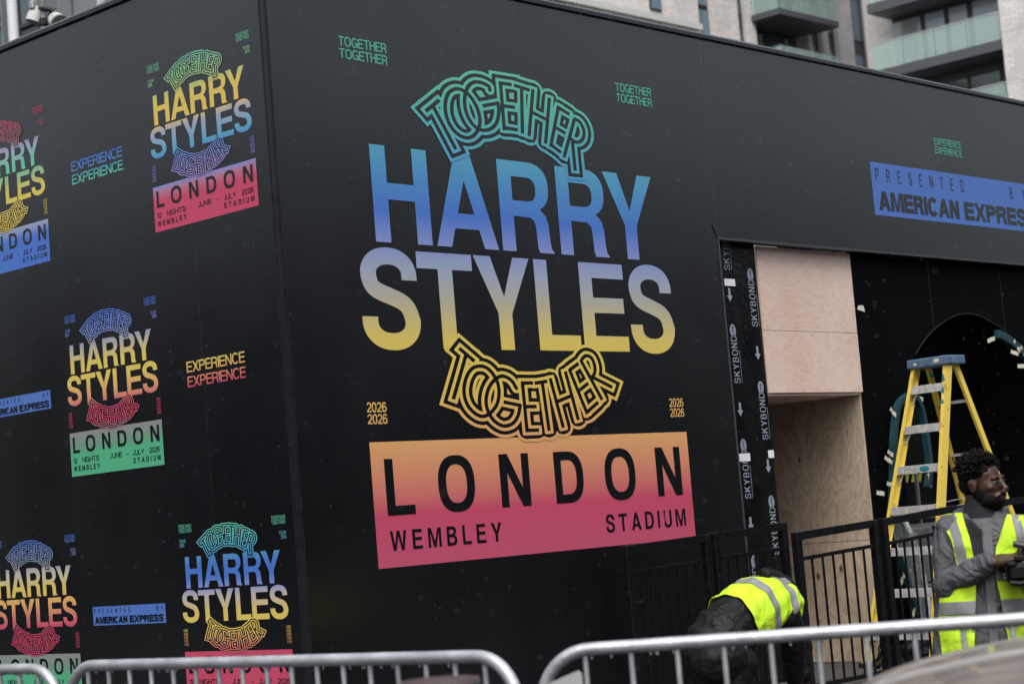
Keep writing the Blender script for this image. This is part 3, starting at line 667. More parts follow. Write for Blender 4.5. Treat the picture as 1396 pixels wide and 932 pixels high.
e, p0 = strip([tuple(at_y(x, y, RY-.03)) for x, y in ((1216, 700), (1217, 660), (1218, 600), (1223, 557), (1233, 542), (1246, 540), (1256, 560), (1263, 600), (1267, 640), (1264, 664))], .05, .045, 'narrow hoop of teal strip seen between the ladder rails')
for (x, y), a in (((1217, 563), 40), ((1214, 619), 25), ((1210, 627), 25), ((1252, 543), 10), ((1266, 655), 80), ((1213, 660), 10), ((1199, 672), 8)):
    tape(e, p0, at_y(x, y, RY-.035), a)
e, p0 = strip([tuple(at_y(x, y, RY-.02)) for x, y in ((1359, 455), (1369, 460), (1380, 468), (1392, 479), (1404, 496))], .05, .07, 'short teal strip curving down the right side of the arch top')
for (x, y), a in (((1350, 463), -12), ((1385, 472), 50), ((1394, 481), 55), ((1391, 499), 0), ((1382, 455+26), 10)): tape(e, p0, at_y(x, y, RY-.035), a, .14)
e, p0 = strip([tuple(at_y(x, y, RY-.02)) for x, y in ((1221, 700), (1226, 740), (1237, 790), (1248, 832), (1258, 860))], .05, .06, 'teal strip slanting down to the right behind the railing bars')
for (x, y), a in (((1222, 741), -60), ((1238, 782), -60), ((1229, 789), -50), ((1245, 833), -50)): tape(e, p0, at_y(x, y, RY-.03), a, .10)
tp = MB(); c = at_y(1174, 420, RY-.003)
tp.add([(c.x-.06, RY-.004, c.z-.012), (c.x+.05, RY-.004, c.z-.03), (c.x+.035, RY-.004, c.z+.022), (c.x-.035, RY-.004, c.z+.022)], [(0, 1, 2, 3)]); tp.build('tape_scrap', TAPE, H0, fix=False)

# ------------------------------------------------------------------ raised platform of paving slabs round the hoarding
SLAB = mat('paving_grey', (.06, .059, .057), .65, spec=.25, vary=(5, .35), bump=(40, .3))
mb = MB(); mb.box(-3.0, 16, -3.2, 12, -.30, -.035); mb.build('platform_base', mat('mortar', (.05, .05, .05), .8), kind='structure')
pl = empty('paved_platform', (0, 0, 0), kind='structure')
me_cache = {}
for i in range(-3, 17):
    for j in range(-5, 2):
        x0, y0 = i*.9, j*.6
        if x0 < -2.8: continue
        key = (i+j) % 3
        if key not in me_cache:
            q = MB(); q.bbox(.004, .896, .004, .596, -.04, 0, .004); me_cache[key] = q.mesh('slab'); me_cache[key].materials.append(SLAB)
        o = bpy.data.objects.new('paving_slab', me_cache[key]); COL.objects.link(o); o.parent = pl
        o.location = (x0, y0, random.uniform(-.003, 0)-.0015)

# ------------------------------------------------------------------ step ladder
def ladder():
    F = at_z(1226, 909, 0)
    e = empty('step_ladder', F, R(-8), label='yellow paint-splashed step ladder with blue top cap standing in the opening', cat='ladder')
    YEL = bpy.data.materials.new('ladder_yellow'); YEL.use_nodes = True; t = YEL.node_tree; b = t.nodes['Principled BSDF']; N = t.nodes.new; Lk = t.links.new
    tc = N('ShaderNodeTexCoord'); prev = None
    base = (.66, .50, .085, 1)
    def blotch(scale, thr, col, prev, seed):
        mp = N('ShaderNodeMapping'); mp.inputs['Location'].default_value = (seed, seed*1.7, seed*.6); Lk(tc.outputs['Object'], mp.inputs[0])
        n = N('ShaderNodeTexNoise'); n.inputs['Scale'].default_value = scale; n.inputs['Detail'].default_value = 3; Lk(mp.outputs[0], n.inputs['Vector'])
        r = N('ShaderNodeMapRange'); r.inputs[1].default_value = thr; r.inputs[2].default_value = thr+.02; Lk(n.outputs[0], r.inputs[0])
        m = N('ShaderNodeMix'); m.data_type = 'RGBA'; m.inputs[7].default_value = col; Lk(r.outputs[0], m.inputs[0])
        if prev is None: m.inputs[6].default_value = base
        else: Lk(prev, m.inputs[6])
        return m.outputs[2]
    c = blotch(9, .62, (.48, .34, .06, 1), None, 3)
    c = blotch(7, .71, (.03, .33, .33, 1), c, 11); c = blotch(60, .70, (.6, .58, .5, 1), c, 5); c = blotch(48, .71, (.03, .03, .03, 1), c, 8); c = blotch(10, .72, (.3, .32, .36, 1), c, 21)
    Lk(c, b.inputs['Base Color']); b.inputs['Roughness'].default_value = .42
    AL = mat('ladder_aluminium', (.52, .52, .53), .5, metal=.15, vary=(25, .25)); CAP = mat('ladder_blue', (.075, .13, .22), .45, vary=(14, .3))
    Ht, xt, hb, ht = 2.275, .74, .335, .165
    def fr(u, s): return Vector((xt*u, s*(hb+(ht-hb)*u), Ht*u))
    def rr(u, s): return Vector((xt+.10+.76*(1-u), s*(hb*.92+(ht*.85-hb*.92)*u), Ht*u))
    for s in (1, -1):
        # channel rail: web with two flanges
        mb = MB(); p, q = fr(0, s), fr(1, s); d = (q-p).normalized()
        mb.beam(p, q, .075, .006, (0, 1, 0))
        off = Vector((.036, -s*.013, .0)); mb.beam(p-Vector((.036, s*.013, 0)), q-Vector((.036, s*.013, 0)), .005, .028, (0, 1, 0)); mb.beam(p+off, q+off, .005, .028, (0, 1, 0))
        mb.build('front_rail', YEL, e)
        mb = MB(); p, q = rr(0, s), rr(1, s)
        mb.beam(p, q, .045, .006, (0, 1, 0)); mb.beam(p-Vector((.021, s*.011, 0)), q-Vector((.021, s*.011, 0)), .005, .024, (0, 1, 0)); mb.beam(p+Vector((.021, -s*.011, 0)), q+Vector((.021, -s*.011, 0)), .005, .024, (0, 1, 0))
        mb.build('rear_rail', YEL, e)
        for p in (fr(0, s), rr(0, s)):
            mb = MB(); mb.bbox(p.x-.05, p.x+.05, p.y-.02, p.y+.02, 0, .035, .004); mb.build('rubber_foot', TRIM, e)
        mb = MB(); mb.beam(fr(.50, s)+Vector((.02, -s*.03, 0)), rr(.53, s)-Vector((.0, s*.03, 0)), .004, .018, (0, 1, 0)); mb.build('spreader', AL, e)
    for k in range(7):
        u = (.255+.307*k)/Ht; a = fr(u, 1); b_ = fr(u, -1)
        mb = MB(); mb.bbox(a.x-.036, a.x+.045, b_.y+.004, a.y-.004, a.z-.002, a.z+.002, .0008); mb.bbox(a.x-.038, a.x-.034, b_.y-.004, a.y+.004, a.z-.058, a.z+.004, .001); mb.box(a.x+.043, a.x+.046, b_.y+.006, a.y-.006, a.z-.02, a.z)
        st = mb.build('step', AL, e)
        if k in (0, 4, 5, 6, 3):
            for s in (1, -1):
                mb = MB(); mb.beam((a.x-.02, s*(abs(a.y)-.006), a.z-.13), (a.x-.02, s*(abs(a.y)-.10), a.z-.01), .012, .004, (1, 0, 0)); mb.build('brace', AL, e)
        mb = MB()
        for s in (1, -1): mb.ball((a.x-.042, s*(abs(a.y)+.004), a.z-.025), (.004, .007, .007), 6)
        mb.build('rivets', TRIM, st)
    for u in (.13, .30, .50, .68, .86):
        a, b_ = rr(u, 1), rr(u, -1); mb = MB(); mb.beam(a, b_, .022, .022, (0, 0, 1)); mb.build('rear_brace', AL, e)
    mb = MB(); mb.bbox(xt-.075, xt+.165, -ht-.03, ht+.03, Ht-.035, Ht+.035, .008); cap = mb.build('top_cap', CAP, e)
    mb = MB(); mb.ball((xt-.0755, .02-.12, Ht+.002), (.002, .03, .018), 8); mb.ball((xt-.0755, .11, Ht-.005), (.002, .018, .010), 8); mb.build('paint_splash', mat('splash', (.55, .53, .48), .6), cap)
    mb = MB(); p = fr(.87, -1)
    for k, (dz, hh) in enumerate(((0, .10), (-.09, .08), (-.17, .05))):
        q = fr(.93+dz/Ht, -1); mb.ball((q.x-.0395, q.y+.012, q.z), (.002, .0135, hh*.55), 9)
    mb.build('paint_splash', mat('teal_paint', (.02, .22, .24), .5), e)
    p = fr(.36, 0)
    mb = MB(); q = fr((.255+.307*4)/Ht, 0); mb.ball((q.x-.0385, -.06, q.z-.028), (.002, .05, .022), 10); mb.build('paint_splash', MATS['teal_paint'], e)
ladder()

# ------------------------------------------------------------------ black steel railings
BM = mat('black_paint_steel', (.004, .0045, .0055), .3, spec=.28, vary=(30, .3), bump=(90, .15))
def railing(x0, x1, y, z0, z1, group_label, nb, posts=(1, 1), light=False, sub=.15):
    e = empty('railing_panel', (x0, y, 0), label=group_label, cat='railing', group='black steel railings before the opening')
    L = x1-x0; sl = (z1-z0)/L
    def top(x): return z0+sl*x
    for i, x in enumerate((.0, L)):
        if posts[i]:
            w = .026; mb = MB(); mb.bbox(x-w, x+w, -w, w, 0, top(x)+.004, .004); mb.build('post', BM, e)
    mb = MB(); mb.beam((.026, 0, top(0)-.022), (L-.026, 0, top(L)-.022), .05, .040, (0, 1, 0)); mb.beam
    o = mb.build('top_rail', BM, e)
    mb = MB(); mb.beam((.026, 0, top(0)-sub-.02), (L-.026, 0, top(L)-sub-.02), .024, .024, (0, 1, 0)); mb.build('mid_rail', BM, e)
    mb = MB(); mb.beam((.026, 0, .10), (L-.026, 0, .10), .03, .03, (0, 1, 0)); mb.build('bottom_rail', BM, e)
    bar = None
    for k in range(nb):
        x = .03+(L-.06)*(k+1)/(nb+1)
        mb = MB(); mb.tube([(x, 0, .115), (x, 0, top(x)-sub-.032)], .0085, 8); o = mb.build('bar', BM, e, smooth=True)
    # wet highlights: beads of rain on the top rail
    mb = MB()
    for k in range(60):
        x = random.uniform(.03, L-.03); mb.ball((x, random.uniform(-.024, .024), top(x)-.001), random.uniform(.002, .004), 6)
    mb.build('rain_beads', mat('water', (.9, .95, 1), .02, trans=1, spec=.5), e, kind='stuff')
    return e
def rp(px, py, y): p = at_y(px, py, y); return p
a, b = rp(853, 744, -.45), rp(961, 729, -.45); railing(a.x, b.x, -.45, a.z, b.z, 'leftmost black railing panel against the poster wall', 7)
a, b = rp(973, 726.5, -.45), rp(1066, 713, -.45); railing(a.x, b.x, -.45, a.z, b.z, 'black railing panel in front of the wrapped board, behind the bending worker', 6)
a, b = rp(1085, 726, -1.0), rp(1190, 709, -1.0); railing(a.x, b.x, -1.0, a.z, b.z, 'black railing gate before the knotty plywood passage', 6)
a2, b2 = rp(1203, 707, -1.0), rp(1296, 690, -1.0); e = railing(a2.x, b2.x, -1.0, a2.z, b2.z, 'black railing panel in front of the step ladder', 7)
b3 = b2.x+.06; e = railing(b3, b3+1.5, -1.0, b2.z+.0, b2.z+.03, 'rightmost black railing panel behind the man with the camera', 13)

# ------------------------------------------------------------------ clutter inside the arch behind the ladder
def clutter():
    c = at_y(1248, 800, -.12)
    e = empty('plastic_sheet', (c.x, -.12, 0), label='clear plastic sheet leaning behind the ladder, wet and creased', cat='plastic sheet')
    P = mat('clear_film', (.55, .60, .62), .12, trans=.75, alpha=.55, bump=(18, .6))
    mb = MB(); rows = []
    pts = [(1228, 706), (1240, 730), (1253, 770), (1262, 815), (1268, 860), (1275, 905)]
    n = len(pts); vs_ = []
    for i, (px, py) in enumerate(pts):
        p = at_y(px, py, -.12)
        for k in range(7):
            u = k/6; vs_.append((p.x-c.x-.16+.20*u*(1+.3*math.sin(i)), .05*math.sin(u*5+i*1.3)+.02*math.cos(i*2), p.z))
    mb.add(vs_, [(i*7+k, i*7+k+1, i*7+k+8, i*7+k+7) for i in range(n-1) for k in range(6)])
    mb.build('film', P, e, smooth='all', fix=False)
    mb = MB(); mb.tube([Vector(at_y(px, py, -.14))-Vector((c.x-.03, -.12, 0)) for px, py in pts], .022, 8); mb.build('rolled_edge', mat('film_roll', (.45, .48, .48), .2, vary=(30, .4), bump=(40, .5)), e, smooth='all')
    q = at_y(1255, 735, .05)
    e = empty('grey_crate', (q.x, .05, 0), label='stack of grey panels standing beyond the plastic sheet', cat='crate')
    for k, (z0, z1) in enumerate(((0, .55), (.56, .80), (.81, 1.0))):
        mb = MB(); mb.bbox(-.13, .17, -.02, .16, z0, z1, .01); mb.build('panel', mat('crate_grey', (.10, .105, .105), .5, vary=(6, .4)), e)
    w = at_y(1253, 690, RY+.3)
    e = empty('metal_stand', (w.x, RY+.3, 0), label='thin grey metal upright and shelf inside the arch', cat='stand')
    mb = MB(); mb.box(-.012, .012, -.012, .012, 0, 1.45); mb.build('upright', mat('galv', (.22, .23, .24), .4, metal=.5), e)
    mb = MB(); mb.box(-.30, .42, -.02, .02, .99, 1.02); mb.box(-.30, .42, -.02, .02, 1.06, 1.085); mb.build('shelf', MATS['galv'], e)
    w = at_y(1235, 900, -.2)
    e = empty('black_bag', (w.x, -.25, 0), label='crumpled shiny black plastic bag at the foot of the ladder', cat='bag')
    bm = bmesh.new(); bmesh.ops.create_icosphere(bm, subdivisions=4, radius=1)
    from mathutils import noise
    for v in bm.verts:
        n_ = noise.noise(v.co*2.3)+.6*noise.noise(v.co*6)
        v.co = v.co*(1+.28*n_); v.co = Vector((v.co.x*.34, v.co.y*.2, max(-.05, v.co.z*.20)+.05))
    mb = MB().bm(bm); mb.build('bag', mat('bin_liner', (.008, .008, .009), .12, bump=(30, .8)), e, smooth=25)
clutter()

# ------------------------------------------------------------------ galvanised crowd barriers
GALV = mat('galvanised_tube', (.46, .48, .51), .5, metal=.6, vary=(7, .28), bump=(70, .25))
def barrier(p, q, label, nb):
    """p, q: tops of the two ends (Vector); rounded tube frame, vertical bars, feet"""
    p = Vector(p); q = Vector(q); d = q-p; L = d.length; rz = math.atan2(d.y, d.x)
    e = empty('crowd_barrier', (p.x, p.y, GL), rz, label=label, cat='crowd barrier', group='galvanised crowd barriers along the front')
    H = p.z-GL; r = .0205; rc = .16
    path = [(0, 0, .17)]+[(0, 0, H-rc)]
    path += [(rc-rc*math.cos(a), 0, H-rc+rc*math.sin(a)) for a in [R(k*9) for k in range(1, 11)]]
    path += [(L-rc+rc*math.sin(a), 0, H-rc+rc*math.cos(a)) for a in [R(k*9) for k in range(0, 11)]]
    path += [(L, 0, .17), (L, 0, .17)][:1]
    mb = MB(); mb.tube(path, r, 14); mb.build('frame', GALV, e, smooth=50)
    mb = MB(); mb.tube([(.0, 0, .19), (L, 0, .19)], .016, 10); mb.build('lower_rail', GALV, e, smooth=50)
    for k in range(nb):
        x = L*(k+1)/(nb+1); lean = 0
        mb = MB(); mb.tube([(x, 0, .19), (x, 0, H-r*.6-(0 if rc < x < L-rc else (rc-math.sqrt(max(0, rc*rc-(rc-min(x, L-x))**2))))) ], .0085, 8); mb.build('bar', GALV, e, smooth=50)
    for x in (.25, L-.25):
        mb = MB(); mb.tube([(x, -.28, .02), (x, -.22, .035), (x, 0, .19), (x, .22, .035), (x, .28, .02)], .014, 8); mb.build('foot', GALV, e, smooth=50)
    mb = MB()
    for k in range(26):
        x = random.uniform(rc, L-rc); mb.ball((x, random.uniform(-.006, .006), H-r-.004), (.004, .004, .007), 8)
    mb.build('rain_drops', MATS['water'], e, kind='stuff')
a = at(748, 900, 5.98); b = at(1560, 830, 5.55); a.z = b.z = .88
# right barrier: its left end stands at picture x ~745
p0 = at_z(735, 889, .88); p1 = at_z(1396, 843, .88); d = (p1-p0)
barrier(p0, p0+d.normalized()*2.3, 'right-hand galvanised crowd barrier in front of the two workers', 15)
p1 = at_z(702, 893, .88); p0 = at_z(92, 907, .88)
barrier(p0, p1, 'middle galvanised crowd barrier below the corner of the hoarding', 17)
q1 = at_z(78, 910, .88); dd = (p0-p1).normalized()
barrier(q1+dd*2.3, q1, 'left galvanised crowd barrier cut by the edge', 17)

# ------------------------------------------------------------------ apartment towers behind the hoarding
STONE = bpy.data.materials.new('pale_brick'); STONE.use_nodes = True
def _brick():
    t = STONE.node_tree; b = t.nodes['Principled BSDF']; N = t.nodes.new; Lk = t.links.new
    tc = N('ShaderNodeTexCoord'); sx_ = N('ShaderNodeSeparateXYZ'); Lk(tc.outputs['Object'], sx_.inputs[0])
    ad = N('ShaderNodeMath'); ad.operation = 'ADD'; Lk(sx_.outputs[0], ad.inputs[0]); Lk(sx_.outputs[1], ad.inputs[1])
    cb = N('ShaderNodeCombineXYZ'); Lk(ad.outputs[0], cb.inputs[0]); Lk(sx_.outputs[2], cb.inputs[1])
    br = N('ShaderNodeTexBrick'); br.inputs['Scale'].default_value = 1; br.inputs['Brick Width'].default_value = .44; br.inputs['Row Height'].default_value = .15; br.inputs['Mortar Size'].default_value = .018
    br.inputs['Color1'].default_value = (.68, .655, .645, 1); br.inputs['Color2'].default_value = (.57, .545, .535, 1); br.inputs['Mortar'].default_value = (.50, .48, .475, 1)
    Lk(cb.outputs[0], br.inputs['Vector']); n = N('ShaderNodeTexNoise'); n.inputs['Scale'].default_value = .8; n.inputs['Detail'].default_value = 6; Lk(tc.outputs['Object'], n.inputs['Vector'])
    mr = N('ShaderNodeMapRange'); mr.inputs[1].default_value = .3; mr.inputs[2].default_value = .7; mr.inputs[3].default_value = .85; mr.inputs[4].default_value = 1.12; Lk(n.outputs[0], mr.inputs[0])
    sc = N('ShaderNodeVectorMath'); sc.operation = 'SCALE'; Lk(br.outputs[0], sc.inputs[0]); Lk(mr.outputs[0], sc.inputs['Scale']); Lk(sc.outputs[0], b.inputs['Base Color']); b.inputs['Roughness'].default_value = .85
_brick(); MATS['pale_brick'] = STONE
DKF = mat('dark_frame', (.028, .031, .036), .4); WG = mat('window_glass', (.06, .085, .095), .06, spec=1); SLABM = mat('slab_grey', (.075, .08, .09), .5)
BGL = mat('balustrade_glass', (.45, .62, .58), .05, alpha=.38, spec=.6); INTR = mat('dark_interior', (.02, .022, .025), .7); CURT = mat('curtain', (.30, .33, .32), .8)
PAR = mat('coping_stone', (.50, .52, .50), .6)
ZA = 95
BA = at(1000, 60, ZA); yF = BA.y
def onA(px, py, off=0): return at_y(px, py, yF+off)
A0 = empty('apartment_tower', (0, 0, 0), label='pale brick apartment tower with narrow window strips and glass balconies behind the hoarding', cat='building')
XL, XR = onA(700, 5).x, onA(1214, 60).x
zb, ztp = GL, 46.0
FH = 3.05; zf0 = onA(1075, 34).z                    # a balcony slab level
strips = [(953, 972.5, 25), (1007.5, 1019, 35), (1103.5, 1118, 22), (1129, 1143, 50), (1163, 1184, 50)]
cols = [(onA(a, y).x, onA(b, y).x) for a, b, y in strips]
bx0, bx1 = onA(1031, 40).x, onA(1101, 40).x
cols.insert(2, (bx0, bx1))
edges = [XL]+[v for c in cols for v in c]+[XR]
for k in range(0, len(edges), 2):
    a, b = edges[k], edges[k+1]
    mb = MB(); mb.box(a, b, yF, yF+8, zb, ztp); mb.build('brick_pier', STONE, A0)
wi = 0
for ci, (a, b) in enumerate(cols):
    deep = ci == 2
    mb = MB(); mb.box(a+.001, b-.001, yF+(.95 if deep else .45), yF+7.9, zb, ztp-.1); mb.build('window_backing', INTR, A0)
    for f in range(-3, 3):
        z = zf0+f*FH
        if deep:
            n = 4; w = (b-a)/n
            for i in range(n):
                fr_ = MB(); fr_.box(a+i*w+.02, a+(i+1)*w-.02, yF+.80, yF+.9, z+.05, z+FH-.35); fo = fr_.build('window', DKF, A0)
                g_ = MB(); g_.box(a+i*w+.09, a+(i+1)*w-.09, yF+.785, yF+.799, z+.15, z+FH-.45); g_.build('pane', WG, fo)
                if i in (0, 3) or (f+i) % 3 == 0:
                    c_ = MB(); c_.box(a+i*w+.12, a+i*w+.42, yF+.775, yF+.784, z+.2, z+FH-.5); c_.build('curtain', CURT, fo)
            sl = MB(); sl.box(a-.35, b+.30, yF-1.7, yF+.78, z-.28, z+.02); sl.build('balcony_slab', SLABM, A0)
            np_ = 5; W = (b+.22)-(a-.28)
            for i in range(np_):
                q = MB(); q.box(a-.28+i*W/np_+.02, a-.28+(i+1)*W/np_-.02, yF-1.66, yF-1.64, z+.04, z+1.2); q.build('balustrade_pane', BGL, A0)
            for x in (a-.29, b+.24):
                q = MB(); q.box(x-.01, x+.01, yF-1.6, yF-.02, z+.04, z+1.2); q.build('balustrade_pane', BGL, A0)
        else:
            h2 = FH/2 if ci == 0 else FH
            k = 0
            while k*h2 < FH-.01:
                zz = z+k*h2
                fr_ = MB(); fr_.box(a+.02, b-.02, yF+.28, yF+.38, zz+.03, zz+h2-.03); fo = fr_.build('window', DKF, A0)
                g_ = MB(); g_.box(a+.10, b-.10, yF+.265, yF+.279, zz+.14, zz+h2-(.14 if ci == 0 else .75)); g_.build('pane', mat('sky_glass', (.14, .21, .27), .08, spec=.8) if ci == 0 else WG, fo)
                if (f*7+ci*3) % 4 == 1 and ci:
                    c_ = MB(); c_.box(a+.14, a+.14+(b-a)*.45, yF+.25, yF+.264, zz+.2, zz+h2-.9); c_.build('blind', CURT, fo)
                k += 1
mb = MB(); mb.box(XL, XR, yF+8, yF+20, zb, ztp); mb.build('core', STONE, A0)
# window at upper left of the tower
wA, wB = onA(885, 5).x, onA(900, 5).x
for f in range(0, 3):
    z = onA(893, 15).z+f*FH
    fr_ = MB(); fr_.box(wA, wB, yF-.06, yF+.02, z, z+1.9); fo = fr_.build('window', DKF, A0)
    g_ = MB(); g_.box(wA+.08, wB-.06, yF-.075, yF-.061, z+.08, z+1.8); g_.build('pane', MATS['sky_glass'], fo)
# lower terrace block in front with pale coping
P0 = empty('terrace_block', (0, 0, 0), label='lower pale wall with light coping stepping down in front of the tower', cat='building')
yT = yF-4
ct = at_y(865, 15.5, yT); xe = at_y(951, 30, yT).x; xw = at_y(640, -25, yT).x
mb = MB(); mb.box(xw, xe, yT, yT+3.9, zb, ct.z-.25); mb.build('wall', STONE, P0)
mb = MB(); mb.box(xw, xe+.15, yT-.15, yT+3.9, ct.z-.25, ct.z+.02); mb.build('coping', PAR, P0)
c2_ = at_y(725, 2, yT-5)
mb = MB(); mb.box(at_y(660, -5, yT-5).x, at_y(751, 2, yT-5).x, yT-6, yT-1, zb, at_y(745, 4, yT-6).z); mb.build('lower_wing', mat('wing_render', (.50, .54, .52), .7), P0)
lx = at_y(765, 3, yT-.5); mb = MB(); mb.bbox(lx.x-.45, lx.x+.35, yT-.5, yT-.01, lx.z-.35, lx.z+.1, .05); mb.build('wall_light', DKF, P0)
pt = at_y(954, 51, yF-2.5); mb = MB(); mb.bbox(pt.x-.3, pt.x+1.4, yF-2.6, yF-1.9, pt.z-2.5, pt.z-.3, .1); mb.build('planter', MATS['wing_render'], P0)
# right-hand wing: facade parallel to the hoarding's left face
B0 = empty('balcony_wing', (0, 0, 0), label='nearer tower wing at upper right with deep glass-fronted balconies and a brick pier', cat='building')
xB = XR+.05                      # the wing projects towards the street from here
pc = at_x(1216, 60, xB)
# the wing's facade plane faces -X; its glazing lies at x = xB+..., stepping towards the camera
fx = at(1280, 60, 88).x
def onB(px, py, off=0): return at_x(px, py, fx+off)
yb0, yb1 = onB(1216, 70).y, at_x(1366, 60, fx-1.75).y     # far and near ends of the glazing
zs = onB(1300, 62).z                             # slab edge level, main balcony
fh = 3.1
mb = MB(); mb.box(fx+.4, fx+10, yb1+.0, yb0, zb, ztp); mb.build('core', INTR, B0)
py1 = at_x(1366, 60, fx-1.75).y; yb1 = py1; yq = at_x(1190, 94, fx-1.7).y
mb = MB(); mb.box(fx-1.75, fx+10, py1-14, py1-.02, zb, ztp); mb.build('brick_pier', STONE, B0)
mb = MB(); mb.box(fx+.3, fx+10, yb0+.01, yb0+1.5, zb, ztp); mb.build('brick_return', STONE, B0)
Wd = yb0-yb1
zc = at_x(1290, 73, fx-1.7).z; yq = at_x(1190, 94, fx-1.7).y
for f in (-2, -1, 0, 1, 2):
    z = zc+f*fh
    divs = [0, .23, .27, .42, .46, .60, .645, .90, .935, 1.0] if f >= 0 else [0, .30, .34, .55, .58, .80, .84, 1.0]
    mb = MB(); mb.box(fx+.25, fx+.38, yb1+.01, yb0-.01, z+.02, z+fh-.44); fo = mb.build('window', DKF, B0)
    for a, b in zip(divs[0::2], divs[1::2]):
        g_ = MB(); g_.box(fx+.22, fx+.24, yb0-b*Wd, yb0-a*Wd, z+.15, z+fh-.62); g_.build('pane', mat('sky_reflection_glass', (.36, .43, .50), .12, spec=1) if f >= 0 else WG, fo)  # upper panes carry the sky's reflection in their base colour
    c_ = MB(); c_.box(fx+.19, fx+.215, yb0-.20*Wd, yb0-.08*Wd, z+.15, z+fh-.7); c_.build('curtain', CURT, fo)
    sl = MB(); sl.box(fx-1.7, fx+.25, yb1+.01, yq, z-.42, z); sl.build('balcony_slab', SLABM, B0)
    for i in range(4):
        a = yb1+.05+i*(yq-.05-yb1)/4
        q = MB(); q.box(fx-1.66, fx-1.64, a+.02, a+(yq-.05-yb1)/4-.02, z+.03, z+1.22); q.build('balustrade_pane', BGL, B0)
    q = MB(); q.box(fx-1.60, fx-.02, yq-.03, yq-.01, z+.03, z+1.22); q.build('balustrade_pane', BGL, B0)
    q = MB(); q.box(fx-1.68, fx-1.62, yb1+.02, yq-.02, z+1.225, z+1.26); q.build('handrail', mat('rail_white', (.5, .5, .5), .4), B0)

# ------------------------------------------------------------------ grey metal-clad building and floodlights at upper left
G0 = empty('clad_building', (0, 0, 0), label='grey metal-clad building with dark windows over the left end of the hoarding', cat='building')
xG = at(80, 20, 60).x
CLAD = mat('grey_cladding', (.20, .22, .235), .4, metal=.2, vary=(.7, .15))
def onG(px, py): return at_x(px, py, xG)
def gpanel(px0, px1, py, name, m, off=0, z0=GL, z1=26):
    a, b = onG(px0, py).y, onG(px1, py).y
    mb = MB(); mb.box(xG-off, xG+4, min(a, b)+.02, max(a, b)-.02, z0, z1); mb.build(name, m, G0)
gpanel(-60, 8, 30, 'window_bay', WG, 0); gpanel(8, 11, 30, 'mullion', CLAD, .2); 
gpanel(25, 47, 30, 'window_bay', WG, -.1); gpanel(47, 65, 20, 'window_bay', DKF, -.05)
gpanel(65, 102.4, 20, 'cladding_panel', CLAD, .12); gpanel(104.2, 139, 12, 'cladding_panel', CLAD, .12); gpanel(139.3, 144, 5, 'pale_mullion', mat('pale_metal', (.50, .53, .55), .4), .2)
gpanel(144.4, 152, 5, 'cladding_panel', mat('cladding_green', (.13, .15, .15), .5), .05); gpanel(152.3, 200, 0, 'window_bay', WG, 0); gpanel(200.4, 330, -20, 'cladding_panel', CLAD, .12)
a = onG(-60, 30).y; b_ = onG(330, -20).y; mb = MB(); mb.box(xG+.3, xG+3.9, b_+.1, a-.1, GL, 25.9); mb.build('core', INTR, G0)
for px in (-20, 36): 
    for py in (48, 34):
        p = onG(px, py); mb = MB(); mb.box(xG-.04, xG+.06, p.y-.9, p.y+.9, p.z-.06, p.z+.06); mb.build('transom', DKF, G0)
# white column standing proud
wc = at(17.5, 30, 50)
e = empty('white_column', (wc.x, wc.y, GL), label='white round column left of the floodlights', cat='column'); mb = MB(); mb.tube([(0, 0, 0), (0, 0, 16)], .13, 20); mb.build('shaft', mat('white_paint', (.62, .64, .66), .45), e, smooth=True)
pw = at(59, 30, 26)
e = empty('floodlight_pole', (pw.x, pw.y, GL), label='grey metal pole carrying two floodlights above the hoarding', cat='lamp post')
GP = mat('pole_grey', (.30, .32, .33), .4, metal=.4, vary=(10, .2)); mb = MB(); mb.tube([(0, 0, 0), (0, 0, 11)], .045, 14); mb.build('pole', GP, e, smooth=True)
def rel(px, py, Z=26): return at(px, py, Z)-pw
base_z = Vector((pw.x, pw.y, GL))
def rp2(px, py, dz=0): return at(px, py, 26+dz)-base_z
for py in (46, 33, 29, 13):
    p = rp2(59.5, py); mb = MB(); mb.bbox(-.07, .07, -.07, .07, p.z-.03, p.z+.03, .01); mb.build('clamp', TRIM, e)
def flood(c, d, r0, r1, label):
    h = empty('floodlight', (0, 0, 0), label=label, cat='floodlight', group='floodlights on the pole')
    d = Vector(d).normalized(); c = Vector(c)+base_z
    mb = MB(); mb.tube([c-d*.22, c-d*.20, c-d*.08, c-d*.06, c+d*.10, c+d*.14], [r0*.6, r0, r0, r1*.85, r1, r1*1.03], 22); mb.build('housing', mat('lamp_white', (.55, .57, .56), .4, vary=(9, .2)), h, smooth=35)
    mb = MB(); mb.tube([c+d*.141, c+d*.155], [r1*.94, r1*.90], 22); mb.build('lens', mat('lamp_lens', (.10, .11, .11), .25, bump=(60, .5)), h, smooth=35)
    mb = MB(); mb.tube([c-d*.09, c-d*.05], [r0*1.12, r0*1.15], 22); mb.build('band', TRIM, h, smooth=35)
    mb = MB(); mb.beam(c-Vector((0, 0, .0)), Vector((pw.x, pw.y, c.z-.02)), .03, .05); mb.build('bracket', GP, h)
Rr = to_world((1, 0, 0)); Uu = to_world((0, 1, 0)); Ff = to_world((0, 0, 1))
flood(rp2(77, 29), Rr*.5-Uu*.35-Ff*.75, .085, .125, 'round white floodlight turned towards the street, on the right of the pole')
flood(rp2(49, 16), -Rr*.25-Uu*.9-Ff*.1, .06, .10, 'white floodlight pointing down on the left of the pole')
mb = MB(); c = rp2(63, 6); mb.bbox(c.x-.12, c.x+.12, c.y-.08, c.y+.08, c.z-.08, c.z+.10, .015); mb.build('junction_box', mat('box_grey', (.14, .15, .155), .5), e)
